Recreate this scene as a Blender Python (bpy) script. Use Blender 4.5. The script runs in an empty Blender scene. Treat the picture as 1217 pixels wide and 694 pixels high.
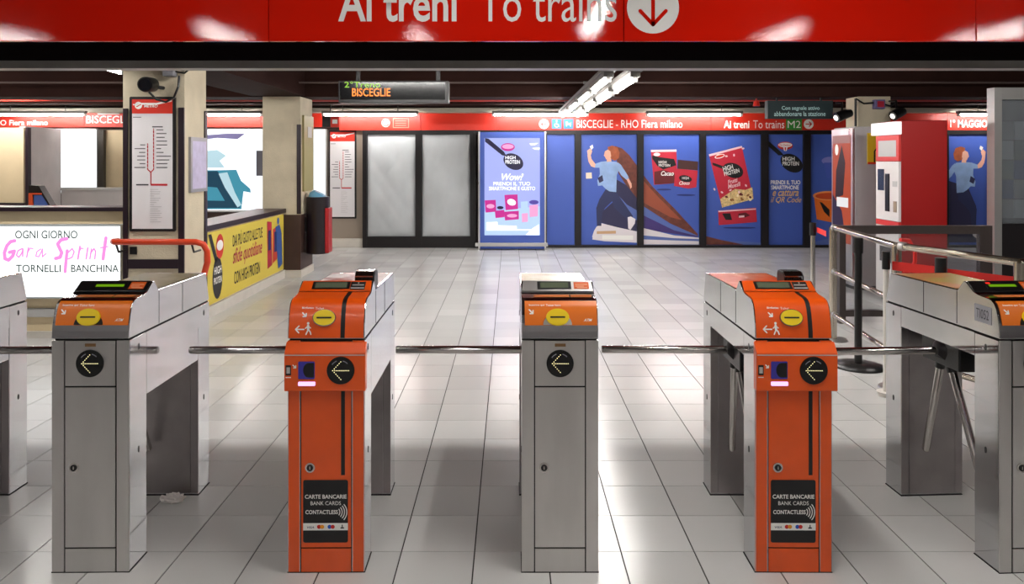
import bpy, bmesh, math, random
from mathutils import Vector, Matrix
random.seed(7)
S = bpy.context.scene
COL = S.collection
PI = math.pi

# ------------------------------------------------------------------ camera
FPX, HX, HY, EYE = 875.0, 606.0, 188.0, 1.613      # focal length in pixels, vanishing point, eye height
cam = bpy.data.cameras.new('camera'); co = bpy.data.objects.new('camera', cam); COL.objects.link(co)
co.location = (0, 0, EYE); co.rotation_euler = (PI/2, 0, 0)
cam.sensor_width = 36; cam.sensor_fit = 'HORIZONTAL'; cam.lens = FPX/1217*36
cam.shift_x = (608.5-HX)/1217; cam.shift_y = -(347-HY)/1217
cam.clip_start = .05; cam.clip_end = 100
S.camera = co
# ------------------------------------------------------------------ world, exposure, lamp strength
w = bpy.data.worlds.new('world'); S.world = w; w.use_nodes = True
w.node_tree.nodes['Background'].inputs[0].default_value = (1, 1, 1, 1)
w.node_tree.nodes['Background'].inputs[1].default_value = 0.02
S.view_settings.view_transform = 'Standard'; S.view_settings.look = 'None'
S.view_settings.gamma = 1; S.view_settings.use_curve_mapping = False
S.view_settings.exposure = 0.0
TUBE_RACK, TUBE_WALL, TUBE_MID, TUBE_NEAR, TUBE_GATE = 130.0, 90.0, 230.0, 84.0, 190.0     # emission of the fluorescent tubes

# ------------------------------------------------------------------ helpers
def lin(c):
    return tuple((x/255/12.92 if x/255 <= .04045 else ((x/255+.055)/1.055)**2.4) for x in c) + (1,)
MATS = {}
def mat(name, col, rough=.5, metal=0, var=0, vscale=8, bump=0, bscale=60, emit=0, emcol=None, spec=.5, coat=0, rvar=0, stretch=None):
    if name in MATS: return MATS[name]
    m = bpy.data.materials.new(name); m.use_nodes = True; MATS[name] = m
    nt = m.node_tree; b = nt.nodes['Principled BSDF']
    b.inputs['Base Color'].default_value = lin(col); b.inputs['Roughness'].default_value = rough
    b.inputs['Metallic'].default_value = metal; b.inputs['Specular IOR Level'].default_value = spec
    b.inputs['Coat Weight'].default_value = coat
    if emit:
        b.inputs['Base Color'].default_value = tuple(c*.12 for c in lin(col)[:3])+(1,)
        b.inputs['Emission Color'].default_value = lin(emcol or col); b.inputs['Emission Strength'].default_value = emit
    if var or bump or rvar:
        g = nt.nodes.new('ShaderNodeNewGeometry'); mp = nt.nodes.new('ShaderNodeMapping')
        if stretch: mp.inputs['Scale'].default_value = stretch
        nt.links.new(g.outputs['Position'], mp.inputs['Vector'])
    if var or rvar:
        n = nt.nodes.new('ShaderNodeTexNoise'); n.inputs['Scale'].default_value = vscale; n.inputs['Detail'].default_value = 6
        nt.links.new(mp.outputs[0], n.inputs['Vector'])
    if var:
        r = nt.nodes.new('ShaderNodeValToRGB'); nt.links.new(n.outputs['Fac'], r.inputs['Fac'])
        a = lin(col); r.color_ramp.elements[0].position = .3; r.color_ramp.elements[1].position = .7
        r.color_ramp.elements[0].color = tuple(x*(1-var) for x in a[:3])+(1,)
        r.color_ramp.elements[1].color = tuple(min(1, x*(1+var)) for x in a[:3])+(1,)
        nt.links.new(r.outputs[0], b.inputs['Base Color'])
    if rvar:
        r2 = nt.nodes.new('ShaderNodeMapRange'); nt.links.new(n.outputs['Fac'], r2.inputs['Value'])
        r2.inputs['From Min'].default_value = .3; r2.inputs['From Max'].default_value = .7
        r2.inputs['To Min'].default_value = max(.02, rough-rvar); r2.inputs['To Max'].default_value = rough+rvar
        nt.links.new(r2.outputs[0], b.inputs['Roughness'])
    if bump:
        n2 = nt.nodes.new('ShaderNodeTexNoise'); n2.inputs['Scale'].default_value = bscale; n2.inputs['Detail'].default_value = 4
        bp = nt.nodes.new('ShaderNodeBump'); bp.inputs['Strength'].default_value = bump; bp.inputs['Distance'].default_value = .01
        nt.links.new(mp.outputs[0], n2.inputs['Vector']); nt.links.new(n2.outputs['Fac'], bp.inputs['Height'])
        nt.links.new(bp.outputs[0], b.inputs['Normal'])
    return m

class F:                                                  # a flat frame: origin, right, up
    def __init__(s, o, u=(1,0,0), v=(0,0,1)):
        s.o = Vector(o); s.u = Vector(u).normalized(); s.v = Vector(v).normalized(); s.n = s.u.cross(s.v)
    def p(s, a, b, off=0): return s.o+s.u*a+s.v*b+s.n*off

class MB:
    def __init__(s): s.v = []; s.f = []; s.sm = []
    def add(s, vs, fs, sm=False):
        k = len(s.v); s.v += [tuple(x) for x in vs]
        for f in fs: s.f.append([i+k for i in f]); s.sm.append(sm)
        return s
    def box(s, x0, x1, y0, y1, z0, z1):
        vs = [(x,y,z) for z in (z0,z1) for y in (y0,y1) for x in (x0,x1)]
        return s.add(vs, [(0,2,3,1),(4,5,7,6),(0,1,5,4),(2,6,7,3),(0,4,6,2),(1,3,7,5)])
    def ext(s, fr, pts, o0, o1):                          # outline on a frame, thickened along its normal
        n = len(pts)
        if sum(pts[i][0]*pts[(i+1)%n][1]-pts[(i+1)%n][0]*pts[i][1] for i in range(n)) < 0: pts = pts[::-1]
        vs = [fr.p(a,b,o0) for a,b in pts]+[fr.p(a,b,o1) for a,b in pts]
        fs = [tuple(range(n-1,-1,-1)), tuple(range(n,2*n))]+[(i,(i+1)%n,n+(i+1)%n,n+i) for i in range(n)]
        return s.add(vs, fs)
    def prof(s, pts, x0, x1):                             # (y,z) outline extruded along x
        return s.ext(F((x1,0,0),(0,1,0),(0,0,1)), pts, 0, x0-x1) if False else s.ext(F((x0,0,0),(0,1,0),(0,0,1)), pts, 0, x1-x0)
    def poly(s, fr, pts, off=.002):
        n = len(pts)
        if sum(pts[i][0]*pts[(i+1)%n][1]-pts[(i+1)%n][0]*pts[i][1] for i in range(n)) < 0: pts = pts[::-1]
        return s.add([fr.p(a,b,off) for a,b in pts], [tuple(range(n))])
    def rect(s, fr, a0, a1, b0, b1, off=.002): return s.poly(fr, [(a0,b0),(a1,b0),(a1,b1),(a0,b1)], off)
    def disc(s, fr, a, b, ra, rb=None, off=.002, n=32, rot=0):
        return s.poly(fr, ell(a,b,ra,rb,n,rot), off)
    def ring(s, fr, a, b, r0, r1, off=.002, n=32, t0=0, t1=2*PI):
        k = n+1; A = [t0+(t1-t0)*i/n for i in range(k)]
        vs = [fr.p(a+r0*math.cos(t), b+r0*math.sin(t), off) for t in A]+[fr.p(a+r1*math.cos(t), b+r1*math.sin(t), off) for t in A]
        return s.add(vs, [(i,k+i,k+i+1,i+1) for i in range(n)])
    def ribbon(s, fr, pts, wd, off=.002):
        for i, ((a,b),(c,d)) in enumerate(zip(pts, pts[1:])):
            l = math.hypot(c-a,d-b) or 1e-6; nx, ny = -(d-b)/l*wd/2, (c-a)/l*wd/2
            s.poly(fr, [(a+nx,b+ny),(a-nx,b-ny),(c-nx,d-ny),(c+nx,d+ny)], off+.00005*i)
        for i, (a,b) in enumerate(pts): s.disc(fr, a, b, wd/2, off=off+.00003, n=10)
        return s
    def tube(s, pts, r, n=12, cap=True):
        pts = [Vector(p) for p in pts]; vs = []; fs = []
        up = None
        for i, p in enumerate(pts):
            t = ((pts[min(i+1,len(pts)-1)]-pts[max(i-1,0)])).normalized()
            if up is None: up = Vector((0,0,1)) if abs(t.z) < .9 else Vector((0,1,0))
            a = t.cross(up).normalized(); b = a.cross(t).normalized(); up = b
            rr = r[i] if isinstance(r, (list,tuple)) else r
            for k in range(n): vs.append(p+a*rr*math.cos(2*PI*k/n)+b*rr*math.sin(2*PI*k/n))
        for i in range(len(pts)-1):
            for k in range(n): fs.append((i*n+k, i*n+(k+1)%n, (i+1)*n+(k+1)%n, (i+1)*n+k))
        s.add(vs, fs, True)
        if cap:
            s.add(vs[:n], [tuple(range(n-1,-1,-1))]); s.add(vs[-n:], [tuple(range(n))])
        return s
    def build(s, name, m, parent=None, bevel=0, label=None):
        me = bpy.data.meshes.new(name); me.from_pydata(s.v, [], s.f)
        for p, q in zip(me.polygons, s.sm): p.use_smooth = q
        if bevel:
            bm = bmesh.new(); bm.from_mesh(me); bmesh.ops.remove_doubles(bm, verts=bm.verts, dist=1e-6)
            bm.edges.ensure_lookup_table()
            ed = [e for e in bm.edges if len(e.link_faces) == 2 and e.calc_face_angle(0) > .6]
            bmesh.ops.bevel(bm, geom=ed, offset=bevel, segments=2, profile=.5, affect='EDGES')
            bm.to_mesh(me); bm.free()
        me.update(); me.materials.append(m)
        o = bpy.data.objects.new(name, me); COL.objects.link(o)
        if parent: o.parent = parent
        if label: o['label'] = label
        return o

def ell(a, b, ra, rb=None, n=32, rot=0):
    rb = rb or ra; c, q = math.cos(rot), math.sin(rot)
    return [(a+ra*math.cos(t)*c-rb*math.sin(t)*q, b+ra*math.cos(t)*q+rb*math.sin(t)*c) for t in (2*PI*i/n for i in range(n))]
def rrect(a0, a1, b0, b1, r, n=5):
    P = []
    for cx, cy, t0 in ((a1-r,b0+r,-PI/2),(a1-r,b1-r,0),(a0+r,b1-r,PI/2),(a0+r,b0+r,PI)):
        P += [(cx+r*math.cos(t0+PI/2*i/n), cy+r*math.sin(t0+PI/2*i/n)) for i in range(n+1)]
    return P
def text(fr, body, a0, a1, b0, b1, m, parent, off=.002, bold=0, shear=0, rot=0, name='lettering', fitw=True, space=1):
    cu = bpy.data.curves.new('t', 'FONT'); cu.body = body; cu.offset = bold; cu.shear = shear; cu.resolution_u = 3
    cu.space_character = space
    ob = bpy.data.objects.new('t', cu); COL.objects.link(ob)
    me = bpy.data.meshes.new_from_object(ob.evaluated_get(bpy.context.evaluated_depsgraph_get()))
    bpy.data.objects.remove(ob); bpy.data.curves.remove(cu)
    xs = [v.co.x for v in me.vertices]; ys = [v.co.y for v in me.vertices]
    if not xs: return None
    sx = (a1-a0)/(max(xs)-min(xs)); sy = (b1-b0)/(max(ys)-min(ys))
    if not fitw: sx = sy
    ca, cb = (a0+a1)/2, (b0+b1)/2; cr, sr = math.cos(rot), math.sin(rot)
    for v in me.vertices:
        x = a0+(v.co.x-min(xs))*sx-ca; y = b0+(v.co.y-min(ys))*sy-cb
        v.co = fr.p(ca+x*cr-y*sr, cb+x*sr+y*cr, off)
    me.materials.clear(); me.materials.append(m); me.name = name
    o = bpy.data.objects.new(name, me); COL.objects.link(o); o.parent = parent
    return o
def empty(name, loc=(0,0,0), rz=0):
    o = bpy.data.objects.new(name, None); COL.objects.link(o); o.location = loc; o.rotation_euler = (0,0,rz); o.empty_display_size = .1
    return o
def tag(o, label, cat, group=None):
    o['label'] = label; o['category'] = cat
    if group: o['group'] = group
    return o
def struct(o, label=None):
    o['kind'] = 'structure'
    if label: o['label'] = label
    return o
def X(px, d): return (px-HX)*d/FPX                        # real metres of a photo column / row at depth d
def Z(py, d): return EYE-(py-HY)*d/FPX

# ------------------------------------------------------------------ materials
STEEL = mat('brushed_steel', (208,205,203), .33, 1, var=.13, vscale=5, rvar=.08, stretch=(1,1,.25))
STEEL_SIDE = mat('polished_steel', (202,202,204), .10, 1, var=.06, vscale=4, rvar=.04)
STEEL_DARK = mat('inner_steel', (168,162,162), .4, 1, var=.1, vscale=6)
CHROME = mat('chrome', (205,200,196), .14, 1)
BLACK = mat('black_plastic', (12,11,12), .35)
BLACKM = mat('black_metal', (22,18,20), .4, .0, spec=.4)
GAP = mat('dark_gap', (8,7,7), .8)
ORANGE = mat('orange_paint', (226,84,14), .3, 0, var=.05, vscale=10, coat=.3)
ORANGE_L = mat('orange_label', (222,112,22), .35)
YELLOW = mat('yellow_slot', (240,208,30), .35)
WHITEP = mat('white_print', (238,236,232), .5)
BLACKP = mat('black_print', (16,16,18), .45)
LCD = mat('lcd_grey', (88,96,78), .15)
LCDG = mat('lcd_green', (110,150,30), .3, emit=.6, emcol=(130,190,20))
LED = mat('led_yellow', (250,240,170), .4, emit=1.6, emcol=(255,244,180))
LEDR = mat('led_red', (250,40,30), .4, emit=1.6, emcol=(255,40,30))
PURPLE = mat('purple_led', (220,200,255), .4, emit=1.6, emcol=(212,180,255))
SCAN = mat('scanner_glass', (40,30,110), .1, emit=.3, emcol=(70,62,170))
RED = mat('red_enamel', (210,26,8), .04, 0, bump=.034, bscale=95, coat=0)
REDB = mat('red_band', (208,44,24), .4)
REDM = mat('red_machine', (156,10,8), .5)
BEIGE = mat('beige_plaster', (196,184,160), .85, 0, var=.08, vscale=5, bump=.35, bscale=70)
BEIGEP = mat('beige_panel', (214,194,158), .7, 0, var=.05, vscale=3)
CONC = mat('grey_plaster', (176,170,168), .8, 0, var=.08, vscale=2.5)
BROWN = mat('brown_ceiling', (46,28,24), .8, 0, var=.15, vscale=2, spec=.08)
BROWND = mat('brown_dado', (66,46,40), .45, 0, var=.1, vscale=6)
PURPBR = mat('dark_purple_trim', (34,20,30), .35)
SKIRT = mat('marble_skirting', (206,200,190), .35, 0, var=.06, vscale=6)
BLUE = mat('blue_print', (64,90,174), .45)
GREYP = mat('light_grey_paint', (180,178,176), .45)
TUBEM = {k: mat('tube_'+k, (255,255,250), .5, emit=v, emcol=(254,251,246)) for k, v in (('rack',TUBE_RACK),('wall',TUBE_WALL),('mid',TUBE_MID),('near',TUBE_NEAR),('gate',TUBE_GATE))}
HOUSE = mat('lamp_housing', (96,92,88), .5)

# ================================================================== the setting
YB = 13.4; XL, XR = -11.0, 10.5
floor = struct(MB().box(XL, XR, -5, 13.6, -.2, -.004).build('floor', mat('grout', (46,41,39), .9)))
# tiles: 0.30 m squares with recessed joints
tm = mat('floor_tile', (208,200,192), .24, 0); nt = tm.node_tree; b = nt.nodes['Principled BSDF']
g = nt.nodes.new('ShaderNodeNewGeometry'); sn = nt.nodes.new('ShaderNodeVectorMath'); sn.operation = 'SNAP'
TX0, TY0, TS, TSY = -.1446, 3.02, .3, .302
ad = nt.nodes.new('ShaderNodeVectorMath'); ad.operation = 'ADD'; ad.inputs[1].default_value = (-TX0+30, -TY0+30.2, 5)
sn.inputs[1].default_value = (TS, TSY, 50)
wn = nt.nodes.new('ShaderNodeTexWhiteNoise'); rp = nt.nodes.new('ShaderNodeValToRGB')
nt.links.new(g.outputs['Position'], ad.inputs[0]); nt.links.new(ad.outputs[0], sn.inputs[0]); nt.links.new(sn.outputs[0], wn.inputs['Vector'])
rp.color_ramp.elements[0].color = lin((194,193,191)); rp.color_ramp.elements[1].color = lin((210,209,207))
nt.links.new(wn.outputs['Value'], rp.inputs['Fac'])
ns = nt.nodes.new('ShaderNodeTexNoise'); ns.inputs['Scale'].default_value = 5; ns.inputs['Detail'].default_value = 2
mx = nt.nodes.new('ShaderNodeMix'); mx.data_type = 'RGBA'; mx.blend_type = 'MULTIPLY'; mx.inputs[0].default_value = .10
nt.links.new(g.outputs['Position'], ns.inputs['Vector']); nt.links.new(rp.outputs[0], mx.inputs[6]); nt.links.new(ns.outputs['Fac'], mx.inputs[7])
nt.links.new(rp.outputs[0], b.inputs['Base Color']); nt.nodes.remove(mx)
rr = nt.nodes.new('ShaderNodeMapRange'); nt.links.new(ns.outputs['Fac'], rr.inputs['Value']); rr.inputs['To Min'].default_value = .24; rr.inputs['To Max'].default_value = .34
nt.nodes.remove(rr); nt.nodes.remove(ns); b.inputs['Roughness'].default_value = .21
def tile_mesh(mb, cx, cy):
    mb.box(cx-TS/2+.0028, cx+TS/2-.0028, cy-TSY/2+.0016, cy+TSY/2-.0016, -.012, 0)
tiles = []
for i in range(-37, 37):
    for j in range(-26, 35):
        cx, cy = TX0+(i+.5)*TS, TY0+(j+.5)*TSY
        if cx < XL+.15 or cx > XR-.15 or cy > 13.3 or cy < -4.9: continue
        py = HY+EYE*FPX/cy if cy > .5 else 9999; px = HX+cx*FPX/cy if cy > .5 else 0
        vis = -20 < px < 1237 and py < 715
        tiles.append((0 if vis else 1, cy, cx))
tiles.sort()
one = MB(); tile_mesh(one, 0, 0); t0 = None; rest = MB()
for k, (q, cy, cx) in enumerate(tiles):
    if k < 300:
        if t0 is None: t0 = o = one.build('tile', tm, floor, bevel=0)
        else: o = t0.copy(); COL.objects.link(o)
        o.location = (cx, cy, 0)
    else: tile_mesh(rest, cx, cy)
rest.build('tile_field', tm, floor)['kind'] = 'stuff'

struct(MB().box(XL, XR, YB, YB+.2, 0, 2.9).build('wall_back', BROWND))
struct(MB().box(XL-.2, XL, -5, 13.6, 0, 2.9).build('wall_left', mat('hall_paint',(206,204,204),.7)))
struct(MB().box(XR, XR+.2, -5, 13.6, 0, 2.9).build('wall_right', mat('hall_paint',(206,204,204),.7)))
struct(MB().box(XL-.2, XR+.2, -5.2, -5, 0, 2.9).build('wall_front', mat('hall_paint',(206,204,204),.7)))
struct(MB().box(XL-.2, XR+.2, -5.2, 13.6, 2.88, 3.0).build('ceiling', BROWN))
# beams
struct(MB().box(XL, XR, 4.335, 5.15, 2.296, 2.88).build('trim_1', mat('beam_black', (12,8,9), .5, spec=.0)))
struct(MB().box(XL, XR, 5.16, 5.30, 2.243, 2.305).box(XL,XR,5.17,5.2,2.305,2.33).build('trim_2', mat('rail_metal', (158,154,150), .4, 0, var=.12, vscale=3)))
struct(MB().box(XL, XR, 10.0, 10.55, 2.447, 2.88).build('trim_3', BROWN))
struct(MB().box(-3.5, -2.78, 5.31, 9.99, 2.455, 2.88).build('trim_4', BROWN))
struct(MB().box(XL, XR, 12.4, 13.38, 2.53, 2.88).build('trim_5', BROWN))

# ------------------------------------------------------------------ lamps
def lamp(x, y, z, length, axis, kind, label, group, top=0):
    r = tag(empty('fluorescent_lamp', (x, y, z)), label, 'lamp', group)
    L = length/2
    def bx(l0, l1, w0, w1, z0, z1):
        m = MB(); return m.box(l0,l1,w0,w1,z0,z1) if axis == 'x' else m.box(w0,w1,l0,l1,z0,z1)
    bx(-L-.04, L+.04, -.045, .045, .022, .07).build('housing', HOUSE, r)
    for s in (-1, 1):
        bx(s*(L+.02)-.02, s*(L+.02)+.02, -.022, .022, -.025, .03).build('lamp_holder', WHITEP, r)
    p = (L,0,0) if axis == 'x' else (0,L,0)
    for s in (-.6, .6) if top else ():
        MB().tube([(p[0]*s,p[1]*s,.07),(p[0]*s,p[1]*s,top-z)], .008, 8).build('hanger', HOUSE, r)
    MB().tube([[-c for c in p], p], .016, 10).build('tube', TUBEM[kind], r)
    return r
for px, n in ((45,'leftmost'),(255,''),(440,''),(642,''),(825,''),(1195,'')):
    lab = {45:'lit tube lamp over the red band far left of the mapped pillar', 255:'lit tube lamp above the cyan sports lightbox', 440:'lit tube lamp above the two grey plastic covered panels',
           642:'lit tube lamp above the blue advertising totem', 825:'lit tube lamp above the red pouch posters', 1195:'lit tube lamp above the far right 1 MAGGIO sign'}[px]
    lamp(X(px,12.85), 12.85, Z(136.5,12.85), 1.6, 'x', 'wall', lab, 'tube lamps along the back wall', 2.53)
rk = tag(empty('lamp_rack', (1.02, 9.6, 2.40)), 'hanging double steel lamp rack running away under the ceiling', 'lamp rack')
for s in (-.12, .12):
    MB().box(s-.06, s+.06, -3.1, 3.1, 0.0005, .04).build('channel', HOUSE, rk)
for q in (-2.9, -1.4, 1.4, 2.6):
    MB().tube([(0,q,.04),(0,q,.48)], .012, 8).build('hanger', HOUSE, rk)
    MB().box(-.2, .2, q-.03, q+.03, .0405, .065).build('cross_bar', HOUSE, rk)
for s, side in ((-.12,'left'),(.12,'right')):
    for k in range(4):
        n = ('nearest','second nearest','third nearest','farthest')[k]
        lamp(1.02+s, 7.3+k*1.5, 2.33, 1.15, 'y', 'rack', f'{n} lit tube in the {side} row of the hanging lamp rack', 'tubes of the hanging lamp rack')
lamp(-7.9, 11.0, 2.60, 1.5, 'x', 'mid', 'added tube lamp hidden behind the ceiling beam, brightening the left hall', 'ceiling tube lamps', 2.88)  # added lamp, hidden by the beam, to brighten the left hall walls
lamp(-7.6, 8.6, 2.70, 2.0, 'y', 'wall', 'added unseen tube lamp brightening the left hall behind the low wall', 'ceiling tube lamps', 2.88)  # another added lamp, out of view, lighting the left hall
lamp(-4.93, 8.3, 2.70, 2.0, 'y', 'wall', 'lit tube lamp on the dark ceiling left of the mapped pillar', 'ceiling tube lamps', 2.88)
for x, lab in ((-4.3,'tube lamp behind the steel rail, left of the mapped pillar'),(-1.4,'tube lamp behind the steel rail above the left orange turnstile'),(1.4,'tube lamp behind the steel rail above the right orange turnstile'),(4.3,'tube lamp behind the steel rail at the right')):
    lamp(x, 5.56, 2.75, 1.5, 'x', 'mid', lab, 'tube lamps behind the steel rail', 2.88)
lamp(.72, 2.5, 2.78, 1.5, 'y', 'gate', 'ceiling tube lamp over the passage between middle and right orange turnstile', 'hall lamps before the turnstiles', 2.88)
for x, y, n in ((-4.9,1.5,'far left'),(-2.75,1.5,'left'),(-.9,1.3,'middle'),(2.6,1.5,'right'),(4.6,1.5,'far right')):
    lamp(x, y, 2.78, 1.2, 'y', 'near', f'{n} ceiling tube lamp just before the overhead sign', 'hall lamps before the turnstiles', 2.88)
for x, n in ((-4.8,'far left'),(-1.6,'left'),(1.6,'right'),(4.8,'far right')):
    lamp(x, -1.8, 2.78, 1.2, 'x', 'near', f'{n} ceiling tube lamp at the rear of the hall', 'hall lamps before the turnstiles', 2.88)

# ------------------------------------------------------------------ overhead sign above the turnstiles
D = 4.3
sg = tag(empty('overhead_sign', (0, D, 2.296)), 'glossy red overhead sign reading Ai treni To trains with arrow', 'sign')
fs = F((0,0,-2.296),(1,0,0),(0,0,1))
for p0, p1 in ((-700,-524),(-524,-102),(-102,319),(319,741.5),(741.5,1160),(1160,1600)):
    MB().box(X(p0,D)+.002, X(p1,D)-.002, 0, .03, 0, .58).build('sign_panel', RED, sg, bevel=.003)
text(fs, 'Ai treni', X(402,D), X(543,D), Z(26,D), Z(-18,D), WHITEP, sg, bold=.018)
text(fs, 'To trains', X(570,D), X(733,D), Z(26,D), Z(-18,D), WHITEP, sg)
ac = (X(776,D), Z(9,D))
MB().disc(fs, ac[0], ac[1], .152, off=.002, n=48).build('arrow_disc', WHITEP, sg)
a = MB()
for P in ([(0,.10),(0,-.10)], [(-.075,-.02),(0,-.10)], [(.075,-.02),(0,-.10)]):
    a.ribbon(fs, [(ac[0]+x, ac[1]+y) for x,y in P], .022, .004)
a.build('arrow_symbol', RED, sg)

# ================================================================== turnstiles
FC = [(-.006,.911),(-.004,.94),(.001,.97),(.008,1.0),(.017,1.026),(.027,1.042),(.042,1.052),(.062,1.057),(.125,1.062),(.145,1.067),(.195,1.101)]
PROF = FC+[(.207,1.101),(.246,1.058),(.745,1.050),(.785,.911)]
HW = .149
def curve_patch(mb, x0, x1, z0, z1, off=.0016, n=8, pts=None):
    # strip that follows the curved head front between two heights
    def yz(z):
        for (y0,q0),(y1,q1) in zip(FC, FC[1:]):
            if q0 <= z <= q1: t = (z-q0)/(q1-q0); return (y0+(y1-y0)*t, z)
    P = [yz(z0)]+[p for p in FC if z0 < p[1] < z1]+[yz(z1)]
    vs = []
    for i, p in enumerate(P):
        q0, q1 = P[max(i-1,0)], P[min(i+1,len(P)-1)]; dy, dz = q1[0]-q0[0], q1[1]-q0[1]; l = math.hypot(dy,dz)
        ny, nz = -dz/l, dy/l
        for x in (x0, x1): vs.append((x, p[0]+ny*off, p[1]+nz*off))
    return mb.add(vs, [(2*i,2*i+1,2*i+3,2*i+2) for i in range(len(P)-1)], True)
def front_frame(z):
    for (y0,q0),(y1,q1) in zip(FC, FC[1:]):
        if q0 <= z <= q1:
            t = (z-q0)/(q1-q0); return F((0,y0+(y1-y0)*t,z),(1,0,0),(0,y1-y0,q1-q0))
def arrow_sym(mb, fr, cx, cy, s, ang, wd, off):
    c, q = math.cos(ang), math.sin(ang)
    for P in ([(-1,0),(1,0)], [(.2,.8),(1,0)], [(.2,-.8),(1,0)]):
        mb.ribbon(fr, [(cx+s*(x*c-y*q), cy+s*(x*q+y*c)) for x,y in P], wd, off)
def led_disc(parent, cx, cz, y, red=False):
    fr = F((0,y,0)); o = MB().ext(fr, ell(cx, cz, .053, n=40), 0, .005).build('indicator_disc', mat('indicator_glass', (9,9,10), .08), parent)
    m = MB(); P = []
    if red:
        for k in range(-4, 5): P += [(k*.0065,k*.0065)]+([(k*.0065,-k*.0065)] if k else [])
    else:
        P = [(-.03+.0068*k, 0) for k in range(10)]+[(-.03+.0062*k, s*.0068*k) for k in range(1,6) for s in (-1,1)]
    for a_, b_ in P: m.disc(fr, cx+a_, cz+b_, .0019, off=.006, n=8)
    m.build('led_arrow' if not red else 'led_cross', LEDR if red else LED, o)
    MB().ring(fr, cx, cz, .038, .0415, .0056, 8, PI*.62, PI*.8).ring(fr, cx, cz, .036, .0395, .0056, 8, PI*.25, PI*.42).build('painted_glare', mat('painted_glare_grey', (120,120,130), .3), o)  # pale arcs painted on the glass as its glare
    return o
def lock(parent, x, z, y):
    fr = F((0,y,0))
    o = MB().ext(fr, ell(x,z,.019,n=24), 0, .004).build('lock', CHROME, parent)
    MB().ext(fr, ell(x,z,.0125,n=20), .004, .006).rect(fr, x-.0001,x+.0001,z,z+.0001,.006).build('lock_cylinder', BLACK, o)
    MB().rect(fr, x-.0016, x+.0016, z-.006, z+.006, .0065).build('keyhole', CHROME, o)
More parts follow.
